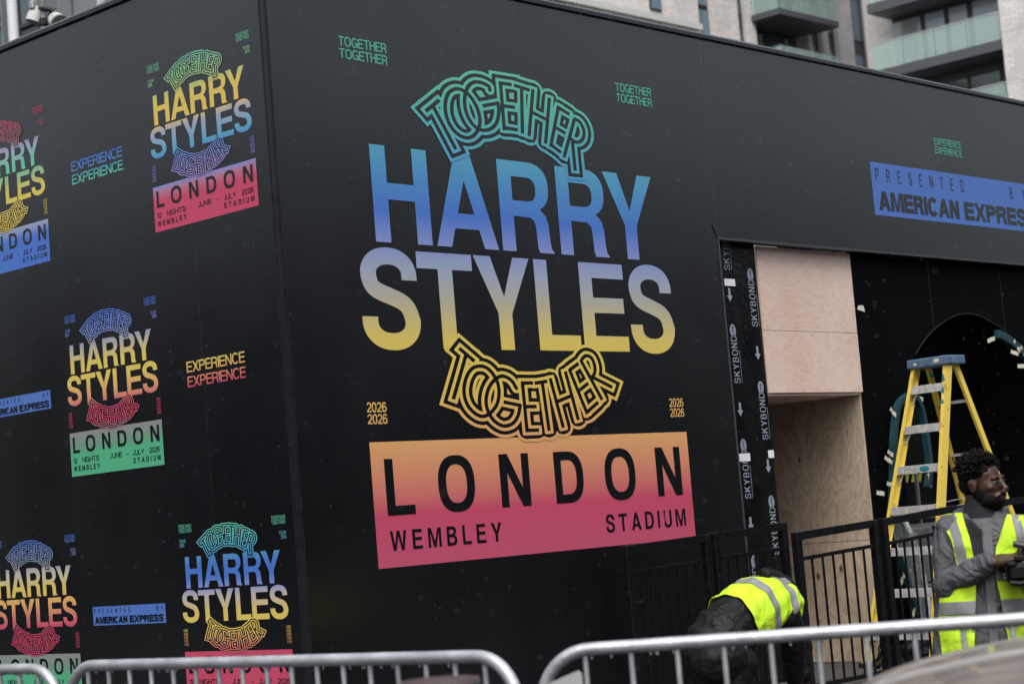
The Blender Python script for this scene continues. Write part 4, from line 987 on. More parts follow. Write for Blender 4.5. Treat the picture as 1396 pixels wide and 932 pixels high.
mb = MB(); c = rp2(51, 7); mb.bbox(c.x-.12, c.x+.12, c.y-.05, c.y+.05, c.z-.08, c.z+.05, .02); mb.build('control_gear', GP, e)

# ------------------------------------------------------------------ people
def remesh(mb, voxel, sm=3):
    me = mb.mesh('tmp'); o = bpy.data.objects.new('tmp', me); COL.objects.link(o)
    md = o.modifiers.new('r', 'REMESH'); md.mode = 'VOXEL'; md.voxel_size = voxel
    s_ = o.modifiers.new('s', 'SMOOTH'); s_.factor = .5; s_.iterations = sm
    dg = bpy.context.evaluated_depsgraph_get(); dg.update()
    out = bpy.data.meshes.new_from_object(o.evaluated_get(dg)); bpy.data.objects.remove(o)
    for p in out.polygons: p.use_smooth = True
    return out
def fabric(name, col, rough=.75, b=(22, .35), fold=(5, .5)):
    m = mat(name, col, rough, vary=(6, .12), bump=b)
    t = m.node_tree; bs = t.nodes['Principled BSDF']; tc = t.nodes.new('ShaderNodeTexCoord')
    n = t.nodes.new('ShaderNodeTexNoise'); n.inputs['Scale'].default_value = fold[0]; n.inputs['Detail'].default_value = 2; n.inputs['Distortion'].default_value = 1.5
    t.links.new(tc.outputs['Object'], n.inputs['Vector']); b2 = t.nodes.new('ShaderNodeBump'); b2.inputs['Strength'].default_value = fold[1]; b2.inputs['Distance'].default_value = .05
    t.links.new(n.outputs[0], b2.inputs['Height'])
    old = [l.from_node for l in t.links if l.to_node == bs and l.to_socket.name == 'Normal']
    if old: t.links.new(b2.outputs[0], old[0].inputs['Normal'])
    return m
JACK = fabric('grey_jacket', (.062, .065, .073), .68, fold=(7, 1.0)); NAVY = fabric('navy_fleece', (.008, .009, .014), .9); HIVIS = fabric('hi_vis_yellow', (.47, .74, .02), .75, fold=(6, .6))
REFL = mat('reflective_tape', (.20, .205, .215), .45, vary=(18, .15), bump=(30, .2)); SKIN = mat('brown_skin', (.048, .021, .0125), .5, vary=(30, .15), bump=(200, .15))
HAIR = mat('black_hair', (.0045, .004, .004), .75, spec=.12); BLK = fabric('black_waterproof', (.004, .004, .0048), .6, fold=(6, .5)); BLK.node_tree.nodes['Principled BSDF'].inputs['Specular IOR Level'].default_value = .22; BOOT = mat('boot_leather', (.02, .018, .016), .5, bump=(60, .3))
CAMB = mat('camera_black', (.004, .004, .005), .5, spec=.25, bump=(150, .2))

def man():
    Zm = 8.67
    base = at(1342, 662, Zm); yaw = math.atan((1342-698)/FPX)
    rz = yr-yaw-math.pi/2
    e = empty('person', (base.x, base.y, GL), rz, label='man in a grey jacket and yellow hi-vis vest looking right and holding a camera', cat='person')
    Mi = (Matrix.Translation((base.x, base.y, GL)) @ Matrix.Rotation(rz, 4, 'Z')).inverted()
    def P(px, py, dy=0): return Mi @ at(px, py, Zm+dy)
    # ---- torso profile: centre x, half width, half depth by height
    rows = [(P(1338, 905), .205, .135), (P(1338, 880), .203, .135), (P(1339, 840), .200, .135), (P(1340, 800), .196, .135), (P(1342, 765), .198, .138), (P(1343, 735), .200, .132), (P(1343, 716), .182, .115), (P(1342, 704), .120, .090), (P(1341, 699), .070, .068)]
    rows = sorted([(p.z, p.x, a, b) for p, a, b in rows])
    def prof(z):
        z = max(rows[0][0], min(rows[-1][0], z))
        for r0, r1 in zip(rows, rows[1:]):
            if z <= r1[0]:
                t = (z-r0[0])/(r1[0]-r0[0]); return tuple(r0[i]+(r1[i]-r0[i])*t for i in (1, 2, 3))
        return rows[-1][1:]
    def loft(mb, zs, grow=0, n=28):
        rg = []
        for z in zs:
            cx, a, b = prof(z); rg.append([(cx+(a+grow)*math.copysign(abs(math.cos(t))**.85, math.cos(t)), (b+grow)*math.copysign(abs(math.sin(t))**.85, math.sin(t)), z) for t in [2*math.pi*k/n for k in range(n)]])
        fs = [(i*n+k, i*n+(k+1) % n, (i+1)*n+(k+1) % n, (i+1)*n+k) for i in range(len(zs)-1) for k in range(n)]
        fs += [tuple(range(n-1, -1, -1)), tuple(range((len(zs)-1)*n, len(zs)*n))]
        mb.add([v for r in rg for v in r], fs)
    zt, zbm = rows[-1][0], rows[0][0]
    def capsule(mb, pts, rs, n=14):
        mb.tube(pts, rs, n)
        for p, r in zip(pts, rs if isinstance(rs, (list, tuple)) else [rs]*len(pts)): mb.ball(p, r*.99, 12)
    # ---- body (skin), one continuous surface
    hc = P(1340, 655, -.01)                      # skull centre
    Hm = Matrix.Translation(hc) @ Matrix.Rotation(R(58), 4, 'Z') @ Matrix.Rotation(R(-3), 4, 'Y') @ Matrix.Rotation(R(5), 4, 'X')
    hd = lambda x, y, z: Hm @ Vector((x, y, z))
    HR = Hm.to_3x3().to_4x4()
    mb = MB()
    def hb(c, r): mb.ball(hd(*c), r, 16, HR)
    hb((0, .015, .022), (.072, .092, .078)); hb((0, -.02, -.02), (.062, .068, .07)); hb((0, -.032, -.062), (.053, .055, .052)); hb((0, -.044, -.020), (.053, .049, .056)); hb((0, -.062, -.098), (.026, .026, .022))
    hb((.037, -.056, -.026), (.020, .022, .018)); hb((-.037, -.056, -.026), (.020, .022, .018))
    for s in (1, -1):
        hb((s*.026, -.078, .016), (.024, .013, .010)); hb((s*.074, .006, -.022), (.011, .020, .030)); hb((s*.080, .014, -.006), (.007, .018, .016)); hb((s*.012, -.108, -.044), (.009, .011, .008))
        hb((s*.038, -.03, -.080), (.016, .036, .026))
    mb.tube([hd(0, -.084, .010), hd(0, -.100, -.016), hd(0, -.116, -.036)], [.012, .013, .015], 8); hb((0, -.110, -.038), (.015, .014, .012))
    hb((0, -.099, -.0655), (.021, .010, .006)); hb((0, -.098, -.0765), (.018, .010, .007)); hb((0, -.08, -.068), (.034, .02, .024))
    nb_, nt = P(1338, 712, .0), hd(0, .025, -.06)
    mb.tube([nb_, (nb_+nt)/2, nt], [.064, .056, .058], 16)
    loft(mb, [zt-.005-(zt-zbm)*k/10 for k in range(11)][::-1], -.02)
    shL, shR = P(1294, 722, .0), P(1396, 722, .0)
    elL, wrL = P(1294, 797, -.07), P(1352, 764, -.22)
    elR, wrR = P(1424, 800, -.03), P(1403, 788, -.21)
    capsule(mb, [shL, elL, wrL], [.05, .042, .027]); capsule(mb, [shR, elR, wrR], [.05, .042, .027])
    # hands: palm, four unequal bent fingers and a thumb each
    def hand(w, dirv, down, side, curl, sp=1):
        dirv = Vector(dirv).normalized(); side = Vector(side).normalized(); down = dirv.cross(side).normalized()*(1 if down > 0 else -1)
        pc_ = w+dirv*.045
        for k in range(4):
            mb.tube([w+side*(.010*(k-1.5)), w+dirv*.04+side*(.016*(k-1.5)), w+dirv*.082+side*(.0185*(k-1.5))], [.014, .0155, .0115], 10)
        Ls = [.072, .080, .075, .060]
        for k in range(4):
            b0 = w+dirv*.080+side*(.0195*(k-1.5)); L_ = Ls[k]; d = dirv.copy(); p = b0; pts = [p]
            for j, fr_ in enumerate((.45, .32, .23)):
                a = R(curl[j]+4*k*sp); d = (d*math.cos(a)+down*math.sin(a)).normalized(); p = p+d*L_*fr_; pts.append(p)
            mb.tube(pts, [.0098, .0092, .0082, .0066], 9); 
            for q, r in zip(pts, [.0098, .0094, .0084, .0066]): mb.ball(q, r, 8)
        t0 = w+dirv*.022-side*.026; t1 = t0+dirv*.030-side*.020+down*.018; t2 = t1+dirv*.026+down*.014-side*.004; t3 = t2+dirv*.020+down*.006+side*.004
        mb.tube([t0, t1, t2, t3], [.014, .0120, .0105, .008], 9); mb.ball(t3, .008, 8); mb.ball(t0, .014, 8)
    hand(wrL, (1, -.12, -.02), 1, (.10, .80, .55), (8, 34, 30))
    hand(wrR, (-.62, -.3, .45), 1, (.5, .1, .8), (20, 40, 35))
    # legs
    hz = zbm
    for s in (1, -1):
        capsule(mb, [Vector((rows[0][1]+s*.095, 0, hz+.02)), Vector((rows[0][1]+s*.105, -.02, hz*.52)), Vector((rows[0][1]+s*.11, .01, .09))], [.085, .055, .042])
        mb.ball((rows[0][1]+s*.115, -.05, .045), (.045, .12, .04), 12)
    body = link_mesh('body', remesh(mb, .0046, 3), SKIN, e)
    # ---- eyes, brows
    for s in (1, -1):
        q = MB(); q.ball(hd(s*.029, -.0765, -.004), .0112, 14); ey = q.build('eye', mat('eye_white', (.16, .12, .10), .25), e, smooth='all')
        q = MB(); q.ball(hd(s*.029+.003, -.0830, -.004), (.0056, .0056, .0056), 12); q.build('iris', mat('iris', (.012, .007, .005), .1), ey, smooth='all')
        q = MB(); q.tube([hd(s*.014, -.0925, .014), hd(s*.03, -.0905, .020), hd(s*.046, -.0765, .015)], [.0028, .003, .0016], 7); q.build('eyebrow', HAIR, e, smooth='all')
        q = MB(); q.tube([hd(s*.018, -.090, -.002), hd(s*.029, -.0925, .0055), hd(s*.041, -.084, -.001)], [.0022, .003, .002], 7); q.build('eyelid', SKIN, e, smooth='all')
    q = MB(); q.ball(hd(0, -.1065, -.071), (.016, .004, .0012), 10, HR); q.build('mouth_line', mat('mouth', (.02, .008, .007), .5), e)
    # ---- hair: short twisted locks over a cap, and a close beard
    rnd = random.Random(4)
    q = MB(); q.ball(hd(0, .026, .034), (.078, .094, .080), 20, HR); q.ball(hd(0, .060, -.015), (.064, .058, .055), 16, HR)
    locks = 0
    while locks < 620:
        th = rnd.uniform(0, 2*math.pi); ph = rnd.uniform(-.35, math.pi/2)
        n_ = Vector((math.cos(th)*math.cos(ph), math.sin(th)*math.cos(ph), math.sin(ph)))
        if n_.y < -.55 and n_.z < .58: continue          # forehead stays clear
        if n_.z < .10 and n_.y < .15: continue
        if n_.z < -.25 and abs(n_.x) > .8: continue
        p = Vector((n_.x*.074, .02+n_.y*.092, .03+n_.z*.078)); l = rnd.uniform(.020, .042) if n_.z > .15 else rnd.uniform(.005, .012)
        a = (n_+Vector((rnd.uniform(-.7, .7), rnd.uniform(-.7, .7), rnd.uniform(-.5, .5)))).normalized(); b_ = (a+Vector((rnd.uniform(-1, 1), rnd.uniform(-1, 1), rnd.uniform(-1, .6)))).normalized()
        r = rnd.uniform(.0042, .0062)
        q.tube([hd(*p), hd(*(p+a*l*.55)), hd(*(p+a*l*.55+b_*l*.5))], [r, r*.95, r*.35], 6); locks += 1
    q.build('hair', HAIR, e, smooth='all')
    q = MB()
    def qb(c, r): q.ball(hd(*c), r, 16, HR)
    qb((0, -.034, -.083), (.0655, .060, .045)); qb((0, -.064, -.104), (.029, .029, .024))
    for s in (1, -1): qb((s*.049, -.014, -.062), (.019, .034, .036)); qb((s*.060, .0, -.040), (.012, .020, .034))
    q.tube([hd(-.030, -.082, -.072), hd(-.016, -.1015, -.0565), hd(0, -.1065, -.054), hd(.016, -.1015, -.0565), hd(.030, -.082, -.072)], [.006, .0058, .005, .0058, .006], 8)
    q.ball(hd(0, -.094, -.092), (.012, .008, .008), 8, HR)
    me = remesh(q, .004, 2); me.materials.append(HAIR); q = MB()
    vv = [v.co.copy() for v in me.vertices]; nn_ = [v.normal.copy() for v in me.vertices]
    q.add(vv, [tuple(p.vertices) for p in me.polygons])
    for k in range(900):
        i = rnd.randrange(len(vv)); p = vv[i]; q.tube([p, p+nn_[i]*rnd.uniform(.002, .005)+Vector((0, 0, -.002))], [.0018, .0008], 4)
    q.build('beard', HAIR, e, smooth='all')
    # ---- jacket
    j = MB()
    loft(j, [zbm-.02]+[zbm+(zt-.02-zbm)*k/12 for k in range(13)], .012)
    wm = wrL+(elL-wrL)*.10
    up = Vector((0, 0, 1))
    capsule(j, [shL+Vector((.006, 0, .0)), shL*.5+elL*.5+Vector((-.006, 0, 0)), elL, elL*.45+wrL*.55+Vector((0, 0, -.002)), wm], [.072, .072, .076, .064, .048])
    capsule(j, [shR-Vector((.006, 0, .0)), shR*.5+elR*.5, elR, elR*.45+wrR*.55, wrR+(elR-wrR)*.1], [.068, .066, .066, .054, .043])
    j.ball(wrL+(elL-wrL)*.20, (.054, .052, .056), 12); j.ball(wrL+(elL-wrL)*.42, (.060, .058, .064), 12); j.ball(elL+Vector((.02, 0, .02)), .062, 12)
    # hood bunched behind the neck and collar
    hcn = P(1337, 706, .03)
    for k in range(15):
        a = R(-135+k*270/14); rr_ = .098
        c = hcn+Vector((rr_*math.sin(a+math.pi), .92*rr_*-math.cos(a+math.pi)+.012, .012+.022*(-math.cos(a+math.pi))-.006))
        c = hcn+Vector((rr_*math.sin(a), rr_*math.cos(a), .010+.020*math.cos(a)))
        j.ball(c, (.033, .033, .036), 10)
    for s, px in ((-1, 1318), (1, 1366)):
        c = P(px, 708, -.02); j.ball(c, (.036, .03, .024), 10)
    link_mesh('jacket', remesh(j, .0065, 4), JACK, e)
    q = MB(); nn = hd(0, .02, -.095); q.tube([nn+Vector((0, .0, -.10)), nn, nn+Vector((0, 0, .012))], [.088, .070, .066], 20, cap=False); q.build('inner_collar', NAVY, e, smooth='all', fix=False)
    # zip placket, dark chest panel, vest and tape, all draped over the torso
    def sy(x, z, off):
        cx, a, b = prof(z); a += .012; b += .012; u = min(.985, abs((x-cx)/a)); th = math.acos(u**(1/.85)); return -(b*math.sin(th)**.85)-off
    def drape(name, pix, m, off, parent, th=.004, side=-1, seg=.02):
        pts = [P(x, y) for x, y in pix]
        bm = bmesh.new(); vs_ = [bm.verts.new((p.x, 0, p.z)) for p in pts]; bm.faces.new(vs_)
        xs_ = [p.x for p in pts]; zs_ = [p.z for p in pts]
        x = min(xs_)
        while x < max(xs_):
            x += seg; bmesh.ops.bisect_plane(bm, geom=bm.verts[:]+bm.edges[:]+bm.faces[:], plane_co=(x, 0, 0), plane_no=(1, 0, 0))
        z = min(zs_)
        while z < max(zs_):
            z += seg; bmesh.ops.bisect_plane(bm, geom=bm.verts[:]+bm.edges[:]+bm.faces[:], plane_co=(0, 0, z), plane_no=(0, 0, 1))
        for v in bm.verts:
            w_ = .004*math.sin(v.co.z*46+v.co.x*18)+.003*math.sin(v.co.x*70+v.co.z*15)
            yy = sy(v.co.x, v.co.z, off)+w_; v.co.y = yy if side < 0 else -yy
        bmesh.ops.recalc_face_normals(bm, faces=bm.faces)
        bmesh.ops.solidify(bm, geom=bm.faces[:], thickness=th)
        q = MB().bm(bm); return q.build(name, m, parent, smooth=30)
    drape('zip_placket', [(1339, 716), (1352, 715), (1362, 880), (1350, 881)], mat('placket_grey', (.10, .103, .11), .6, bump=(30, .3)), .012, e)
    drape('chest_panel', [(1309, 704), (1325, 707), (1341, 724), (1343, 756), (1330, 758)], NAVY, .012, e)
    vl = drape('vest', [(1281, 707), (1291, 700), (1311, 698), (1322, 730), (1330, 765), (1331, 800), (1329, 884), (1286, 891), (1280, 850), (1282, 800), (1306, 770), (1298, 735)], HIVIS, .019, e)
    vr = drape('vest', [(1373, 700), (1392, 701), (1404, 712), (1404, 880), (1378, 882), (1371, 850), (1364, 810), (1357, 780), (1358, 745)], HIVIS, .019, e)
    drape('reflective_stripe', [(1289, 702), (1301, 699), (1312, 730), (1321, 768), (1307, 768), (1300, 735)], REFL, .0245, vl)
    drape('reflective_stripe', [(1281, 819), (1330, 815), (1330, 832), (1281, 836)], REFL, .0245, vl)
    drape('reflective_stripe', [(1378, 700), (1390, 701), (1397, 730), (1397, 790), (1388, 790), (1386, 730)], REFL, .0245, vr)
    drape('reflective_stripe', [(1357, 773), (1404, 771), (1404, 786), (1359, 788)], REFL, .0245, vr)
    drape('reflective_stripe', [(1364, 813), (1404, 811), (1404, 827), (1367, 829)], REFL, .0245, vr)
    drape('vest', [(1285, 702), (1400, 702), (1403, 884), (1281, 888)], HIVIS, .012, e, side=1)
    # trousers and boots
    t = MB()
    for s in (1, -1):
        capsule(t, [Vector((rows[0][1]+s*.09, 0, hz+.06)), Vector((rows[0][1]+s*.105, -.02, hz*.52)), Vector((rows[0][1]+s*.11, .01, .11))], [.11, .082, .068])
    link_mesh('trousers', remesh(t, .012, 3), BLK, e)
    for s in (1, -1):
        t = MB(); t.ball((rows[0][1]+s*.115, -.06, .05), (.052, .14, .05), 14); t.tube([(rows[0][1]+s*.11, .02, .03), (rows[0][1]+s*.11, .015, .16)], [.055, .055], 12); link_mesh('boot', remesh(t, .012, 2), BOOT, e)
    # ---- the camera he holds
    cc = P(1390, 776, -.30)
    k = empty('camera', base + Vector((0, 0, 0)), rz, label='black video camera with a handle microphone held in the man\'s hands', cat='camera')
    k.location = (base.x, base.y, GL)
    q = MB(); q.bbox(cc.x-.052, cc.x+.070, cc.y-.035, cc.y+.035, cc.z-.050, cc.z+.030, .018); q.tube([(cc.x-.045, cc.y-.03, cc.z-.052), (cc.x+.0, cc.y-.032, cc.z-.058), (cc.x+.05, cc.y-.03, cc.z-.05)], .012, 8); q.ball((cc.x-.03, cc.y-.02, cc.z+.025), (.025, .022, .018), 10); q.build('camera_body', CAMB, k)
    q = MB(); q.bbox(cc.x-.058, cc.x-.053, cc.y-.03, cc.y+.03, cc.z-.04, cc.z+.02, .002); q.build('screen', mat('camera_screen', (.01, .012, .015), .1), k)
    q = MB(); q.tube([(cc.x+.0, cc.y+.035, cc.z-.01), (cc.x, cc.y+.12, cc.z-.01)], [.036, .032], 18); q.build('lens', CAMB, k, smooth=40)
    q = MB(); q.bbox(cc.x-.02, cc.x+.05, cc.y-.02, cc.y+.02, cc.z+.036, cc.z+.06, .006); q.build('viewfinder', CAMB, k)
    mp_ = P(1381, 741, -.30); q = MB(); q.tube([mp_, mp_+Vector((.004, 0, -.0005)), mp_+Vector((.09, .01, -.025))], [.010, .0135, .0135], 14); q.build('microphone', mat('mic_grey', (.03, .032, .038), .4), k, smooth=40)
    q = MB(); q.tube([mp_+Vector((.07, .01, -.02)), mp_+Vector((.065, .01, -.075))], .008, 8); q.tube([mp_+Vector((.04, .01, -.02)), mp_+Vector((.045, .01, -.085))], .006, 8); q.build('mount', CAMB, k)
    q = MB()
    for i in range(4): q.tube([(cc.x-.064, cc.y-.022+.013*i, cc.z-.03+.014*(i % 2)), (cc.x-.067, cc.y-.022+.013*i, cc.z-.03+.014*(i % 2))], .0045, 8)
    q.build('buttons', mat('button_grey', (.1, .1, .1), .4), k)
man()

def worker():
    Zw = 10.7
    base = at(1010, 800, Zw); yaw = math.atan((1010-698)/FPX); rz = yr-yaw-math.pi/2
    e = empty('person', (base.x, base.y, 0), rz, label='worker in black waterproofs and yellow hi-vis vest bending forward, face hidden', cat='person')
    Mi = (Matrix.Translation((base.x, base.y, 0)) @ Matrix.Rotation(rz, 4, 'Z')).inverted()
    def P(px, py, dy=0): return Mi @ at(px-6, py, Zw+dy)
    def capsule(mb, pts, rs, n=14):
        mb.tube(pts, rs, n)
        for p, r in zip(pts, rs): mb.ball(p, r*.99, 12)
    spine = [P(980, 890, -.14), P(992, 868, -.10), P(1012, 846, -.03), P(1034, 831, .07), P(1054, 826, .17), P(1070, 831, .25)]
    rad = [(.165, .17), (.165, .17), (.165, .165), (.185, .165), (.195, .15), (.15, .12)]
    def ring(i_, grow=0):
        """cross section at fractional spine index: lateral half width, dorsal half height"""
        i0 = min(int(i_), len(spine)-2); t = i_-i0
        p = spine[i0].lerp(spine[i0+1], t)
        tp, tn = spine[max(0, i0-0)], spine[i0+1]
        d0 = (spine[i0+1]-spine[i0]).normalized(); d1 = (spine[min(i0+2, len(spine)-1)]-spine[min(i0+1, len(spine)-2)]).normalized(); d = d0.lerp(d1, t).normalized()
        a = rad[i0][0]*(1-t)+rad[i0+1][0]*t+grow; b = rad[i0][1]*(1-t)+rad[i0+1][1]*t+grow
        lat = d.cross(Vector((0, 0, 1))).normalized(); dor = lat.cross(d).normalized()
        return p, d, lat, dor, a, b
    def surf(i_, th, grow=0):
        p, d, lat, dor, a, b = ring(i_, grow)
        wr = .006*math.sin(i_*9+th*3)+.004*math.sin(th*11+i_*4)
        return p+lat*(a+wr)*math.sin(th)+dor*(b+wr)*math.cos(th)
    b_ = MB()
    n = 24
    def loft(mb, i0, i1, grow, m_=12):
        vs_ = [surf(i0+(i1-i0)*k/m_, 2*math.pi*j/n, grow) for k in range(m_+1) for j in range(n)]
        fs = [(k*n+j, k*n+(j+1) % n, (k+1)*n+(j+1) % n, (k+1)*n+j) for k in range(m_) for j in range(n)]+[tuple(range(n-1, -1, -1)), tuple(range(m_*n, (m_+1)*n))]
        mb.add(vs_, fs)
    loft(b_, 0, 5, -.03)
    head = P(1081, 828, .34); b_.ball(head, (.078, .095, .10), 14); b_.tube([spine[5], head], [.06, .055], 12)
    b_.ball(head+Vector((.03, .02, -.09)), (.045, .05, .04), 12); b_.ball(head+Vector((.05, .075, -.05)), (.014, .02, .016), 8)
    shA, shB = P(1077, 838, .05), P(1066, 836, .38)
    elA, haA = P(1088, 880, .10), P(1090, 930, .16); elB, haB = P(1098, 880, .45), P(1102, 925, .40)
    for a, b2, c in ((shA, elA, haA), (shB, elB, haB)):
        capsule(b_, [a, b2, c], [.05, .042, .03])
        for k in range(4): 
            q0 = c+Vector((.018*(k-1.5), 0, -.07)); q1 = q0+Vector((.002*k, .015, -.04)); q2 = q1+Vector((0, .022, -.028+.002*k)); b_.tube([c+Vector((.012*(k-1.5), 0, -.01)), q0, q1, q2], [.014, .0105, .0095, .007], 8)
        b_.tube([c+Vector((-.02, -.01, -.02)), c+Vector((-.045, .01, -.055)), c+Vector((-.04, .025, -.085))], [.013, .011, .008], 8)
    hip = spine[0]
    legs = []
    for s in (1, -1):
        kn = Vector((hip.x+.14, hip.y+.13*s+.10, .44)); ft = Vector((hip.x-.02, hip.y+.15*s+.05, .09)); legs.append((s, kn, ft))
        capsule(b_, [hip+Vector((0, .09*s, -.03)), kn, ft], [.10, .06, .045]); b_.ball(ft+Vector((.07, .02, -.045)), (.12, .045, .04), 10)
    link_mesh('body', remesh(b_, .0075, 3), SKIN, e)
    j = MB(); loft(j, .55, 5, .0); capsule(j, [shA, (shA+elA)/2+Vector((.01, 0, 0)), elA, haA+Vector((0, 0, .03))], [.085, .078, .07, .055]); capsule(j, [shB, (shB+elB)/2, elB, haB+Vector((0, 0, .03))], [.08, .075, .07, .055])
    # hood lying over the back of the head, with a raised peak
    j.ball(head+Vector((-.015, -.01, .02)), (.10, .11, .11), 14); j.tube([P(1044, 775, .12), P(1049, 783, .14), P(1060, 790, .18), P(1074, 800, .25), P(1084, 816, .3)], [.010, .045, .060, .07, .07], 12)
    link_mesh('jacket', remesh(j, .0085, 4), BLK, e)
    t = MB(); loft(t, -.0, 1.15, .012, 6); t.ball(spine[0]+Vector((-.01, 0, -.02)), (.18, .19, .18), 16)
    for s, kn, ft in legs: capsule(t, [hip+Vector((0, .09*s, -.04)), (hip+Vector((0, .09*s, 0))+kn)/2, kn, (kn+ft)/2, ft+Vector((0, 0, .03))], [.145, .125, .10, .09, .085])
    link_mesh('trousers', remesh(t, .010, 3), BLK, e)
    for s, kn, ft in legs:
        t = MB(); t.ball(ft+Vector((.06, .0, -.04)), (.15, .055, .05), 12); t.tube([ft+Vector((0, 0, -.05)), ft+Vector((0, 0, .07))], [.06, .06], 12); link_mesh('boot', remesh(t, .012, 2), BOOT, e)
    def patch(name, i0, i1, t0, t1, m, grow, parent, mi=14, mj=26, shape=None):
        mb = MB(); vs_ = []
        for k in range(mi+1):
            for jj in range(mj+1):
                u, v = k/mi, jj/mj
                ii, tt = (i0+(i1-i0)*u, t0+(t1-t0)*v) if shape is None else shape(u, v)
                vs_.append(surf(ii, tt, grow))
        mb.add(vs_, [(k*(mj+1)+jj, k*(mj+1)+jj+1, (k+1)*(mj+1)+jj+1, (k+1)*(mj+1)+jj) for k in range(mi) for jj in range(mj)])
        bm = bmesh.new(); me = mb.mesh(); bm.from_mesh(me); bmesh.ops.solidify(bm, geom=bm.faces[:], thickness=.004)
        return MB().bm(bm).build(name, m, parent, smooth=35)
    # the spine frame: th = 0 is the back, + turns to the near side (towards the camera)
    sgn = 1 if ring(3)[2].y < 0 else -1
    v0 = patch('vest', 0, 0, 0, 0, HIVIS, .016, e, 18, 34, lambda u, v: (1.75+3.1*u-.10*math.sin(v*9), sgn*(-1.55+v*(3.75-.25*u))))
    st = lambda c, w, a, b2: (lambda u, v: (c-w/2+w*u, sgn*(a+(b2-a)*v)))
    patch('reflective_stripe', 0, 0, 0, 0, REFL, .022, v0, 3, 34, st(2.72, .26, -1.5, 2.1))
    patch('reflective_stripe', 0, 0, 0, 0, REFL, .022, v0, 3, 34, st(3.68, .28, -1.5, 2.0))
    patch('reflective_stripe', 0, 0, 0, 0, REFL, .023, v0, 8, 4, lambda u, v: (3.8+1.0*u, sgn*(.40+.30*v)))
    patch('reflective_stripe', 0, 0, 0, 0, REFL, .023, v0, 8, 4, lambda u, v: (3.8+1.0*u, sgn*(-.75+.30*v)))
    # remains of dark print across the shoulders (unreadable from here)
    for k in range(6):
        patch('dark_print', 0, 0, 0, 0, INK, .0225, v0, 3, 3, lambda u, v, k=k: (4.42+.16*u+.06*(k % 2), sgn*(-.42+k*.12+.055*v)))
worker()

# ------------------------------------------------------------------ things at the very front
DG2 = mat('car_glass', (.02, .025, .03), .05)
def car():
    Zc = 5.2; b0 = at(1135, 932, Zc); yaw = math.atan((1200-698)/FPX); rz = yr-yaw-math.pi/2
    o0 = at(1128, 900, 4.5)
    e = empty('parked_car', (o0.x, o0.y, GL), rz, label='wet beige-brown car whose bonnet pokes into the lower right corner', cat='car')
    PAINT = mat('wet_beige_paint', (.19, .168, .15), .42, coat=.35, vary=(7, .3), bump=(26, .8))
    prof_ = [(-.02, .30), (-.04, .55), (-.03, .86), (.0, .985), (.05, 1.035), (.14, 1.068), (.24, 1.088), (.41, 1.112), (.60, 1.128), (.95, 1.145), (1.15, 1.155)]
    wid = lambda x: .78+.12*min(1, (max(0, x+.04)/.5))**.5
    mb = MB(); n = 16; vs_ = []
    pr = smooth(prof_, 4)
    for x, z in pr:
        w = wid(x)
        for k in range(n+1):
            t = -1+2*k/n; vs_.append((x+.05*t*t, t*w, z-.03*abs(t)**3.5*(1 if z > .7 else .2)))
    m_ = len(pr)
    mb.add(vs_, [(i*(n+1)+k, i*(n+1)+k+1, (i+1)*(n+1)+k+1, (i+1)*(n+1)+k) for i in range(m_-1) for k in range(n)])
    mb.build('bonnet', PAINT, e, smooth='all')
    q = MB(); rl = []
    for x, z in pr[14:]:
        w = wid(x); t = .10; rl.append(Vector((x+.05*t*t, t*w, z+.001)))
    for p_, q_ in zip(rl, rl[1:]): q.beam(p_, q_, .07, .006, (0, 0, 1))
    q.build('bonnet_highlight', mat('bonnet_highlight_grey', (.34, .335, .33), .4, vary=(9, .2)), e, smooth=40)  # pale strip paints the highlight along the bonnet crease
    mb = MB()
    for s in (1, -1):
        side_ = [(.05, .30), (.02, .55), (.08, .80), (.30, .98), (1.2, 1.04), (4.3, 1.06), (4.45, .9), (4.5, .35)]
        y0, y1 = s*.84, s*.90
        mb.prism(side_, min(y0, y1), max(y0, y1))
    mb.box(.2, 4.4, -.83, .83, .28, .5); mb.build('body_side', PAINT, e)
    mb = MB(); rf = smooth([(1.15, 1.155), (1.5, 1.36), (1.85, 1.51), (2.4, 1.57), (3.2, 1.56), (3.9, 1.46), (4.35, 1.15)], 3); vs_ = []
    for x, z in rf:
        w = .86-.16*max(0, (z-1.06)/.45)
        for k in range(9): t = -1+k/4; vs_.append((x, t*w, z-.05*abs(t)**3))
    mb.add(vs_, [(i*9+k, i*9+k+1, (i+1)*9+k+1, (i+1)*9+k) for i in range(len(rf)-1) for k in range(8)])
    mb.build('roof', PAINT, e, smooth='all')
    mb = MB(); mb.prism([(1.35, 1.08), (1.86, 1.46), (3.85, 1.42), (4.2, 1.08)], -.80, .80); mb.build('windows', DG2, e)
    for x in (.85, 3.6):
        for s in (1, -1):
            mb = MB(); mb.tube([(x, s*.70, .32), (x, s*.91, .32)], .32, 28); w_ = mb.build('wheel', mat('tyre', (.015, .015, .015), .8), e, smooth=40)
            mb = MB(); mb.tube([(x, s*.90, .32), (x, s*.925, .32)], [.20, .17], 20); mb.build('rim', GALV, w_, smooth=40)
    for s in (1, -1):
        mb = MB(); mb.ball((.04, s*.58, .70), (.05, .16, .07), 12); mb.build('headlight', mat('headlamp', (.5, .5, .5), .1), e, smooth='all')

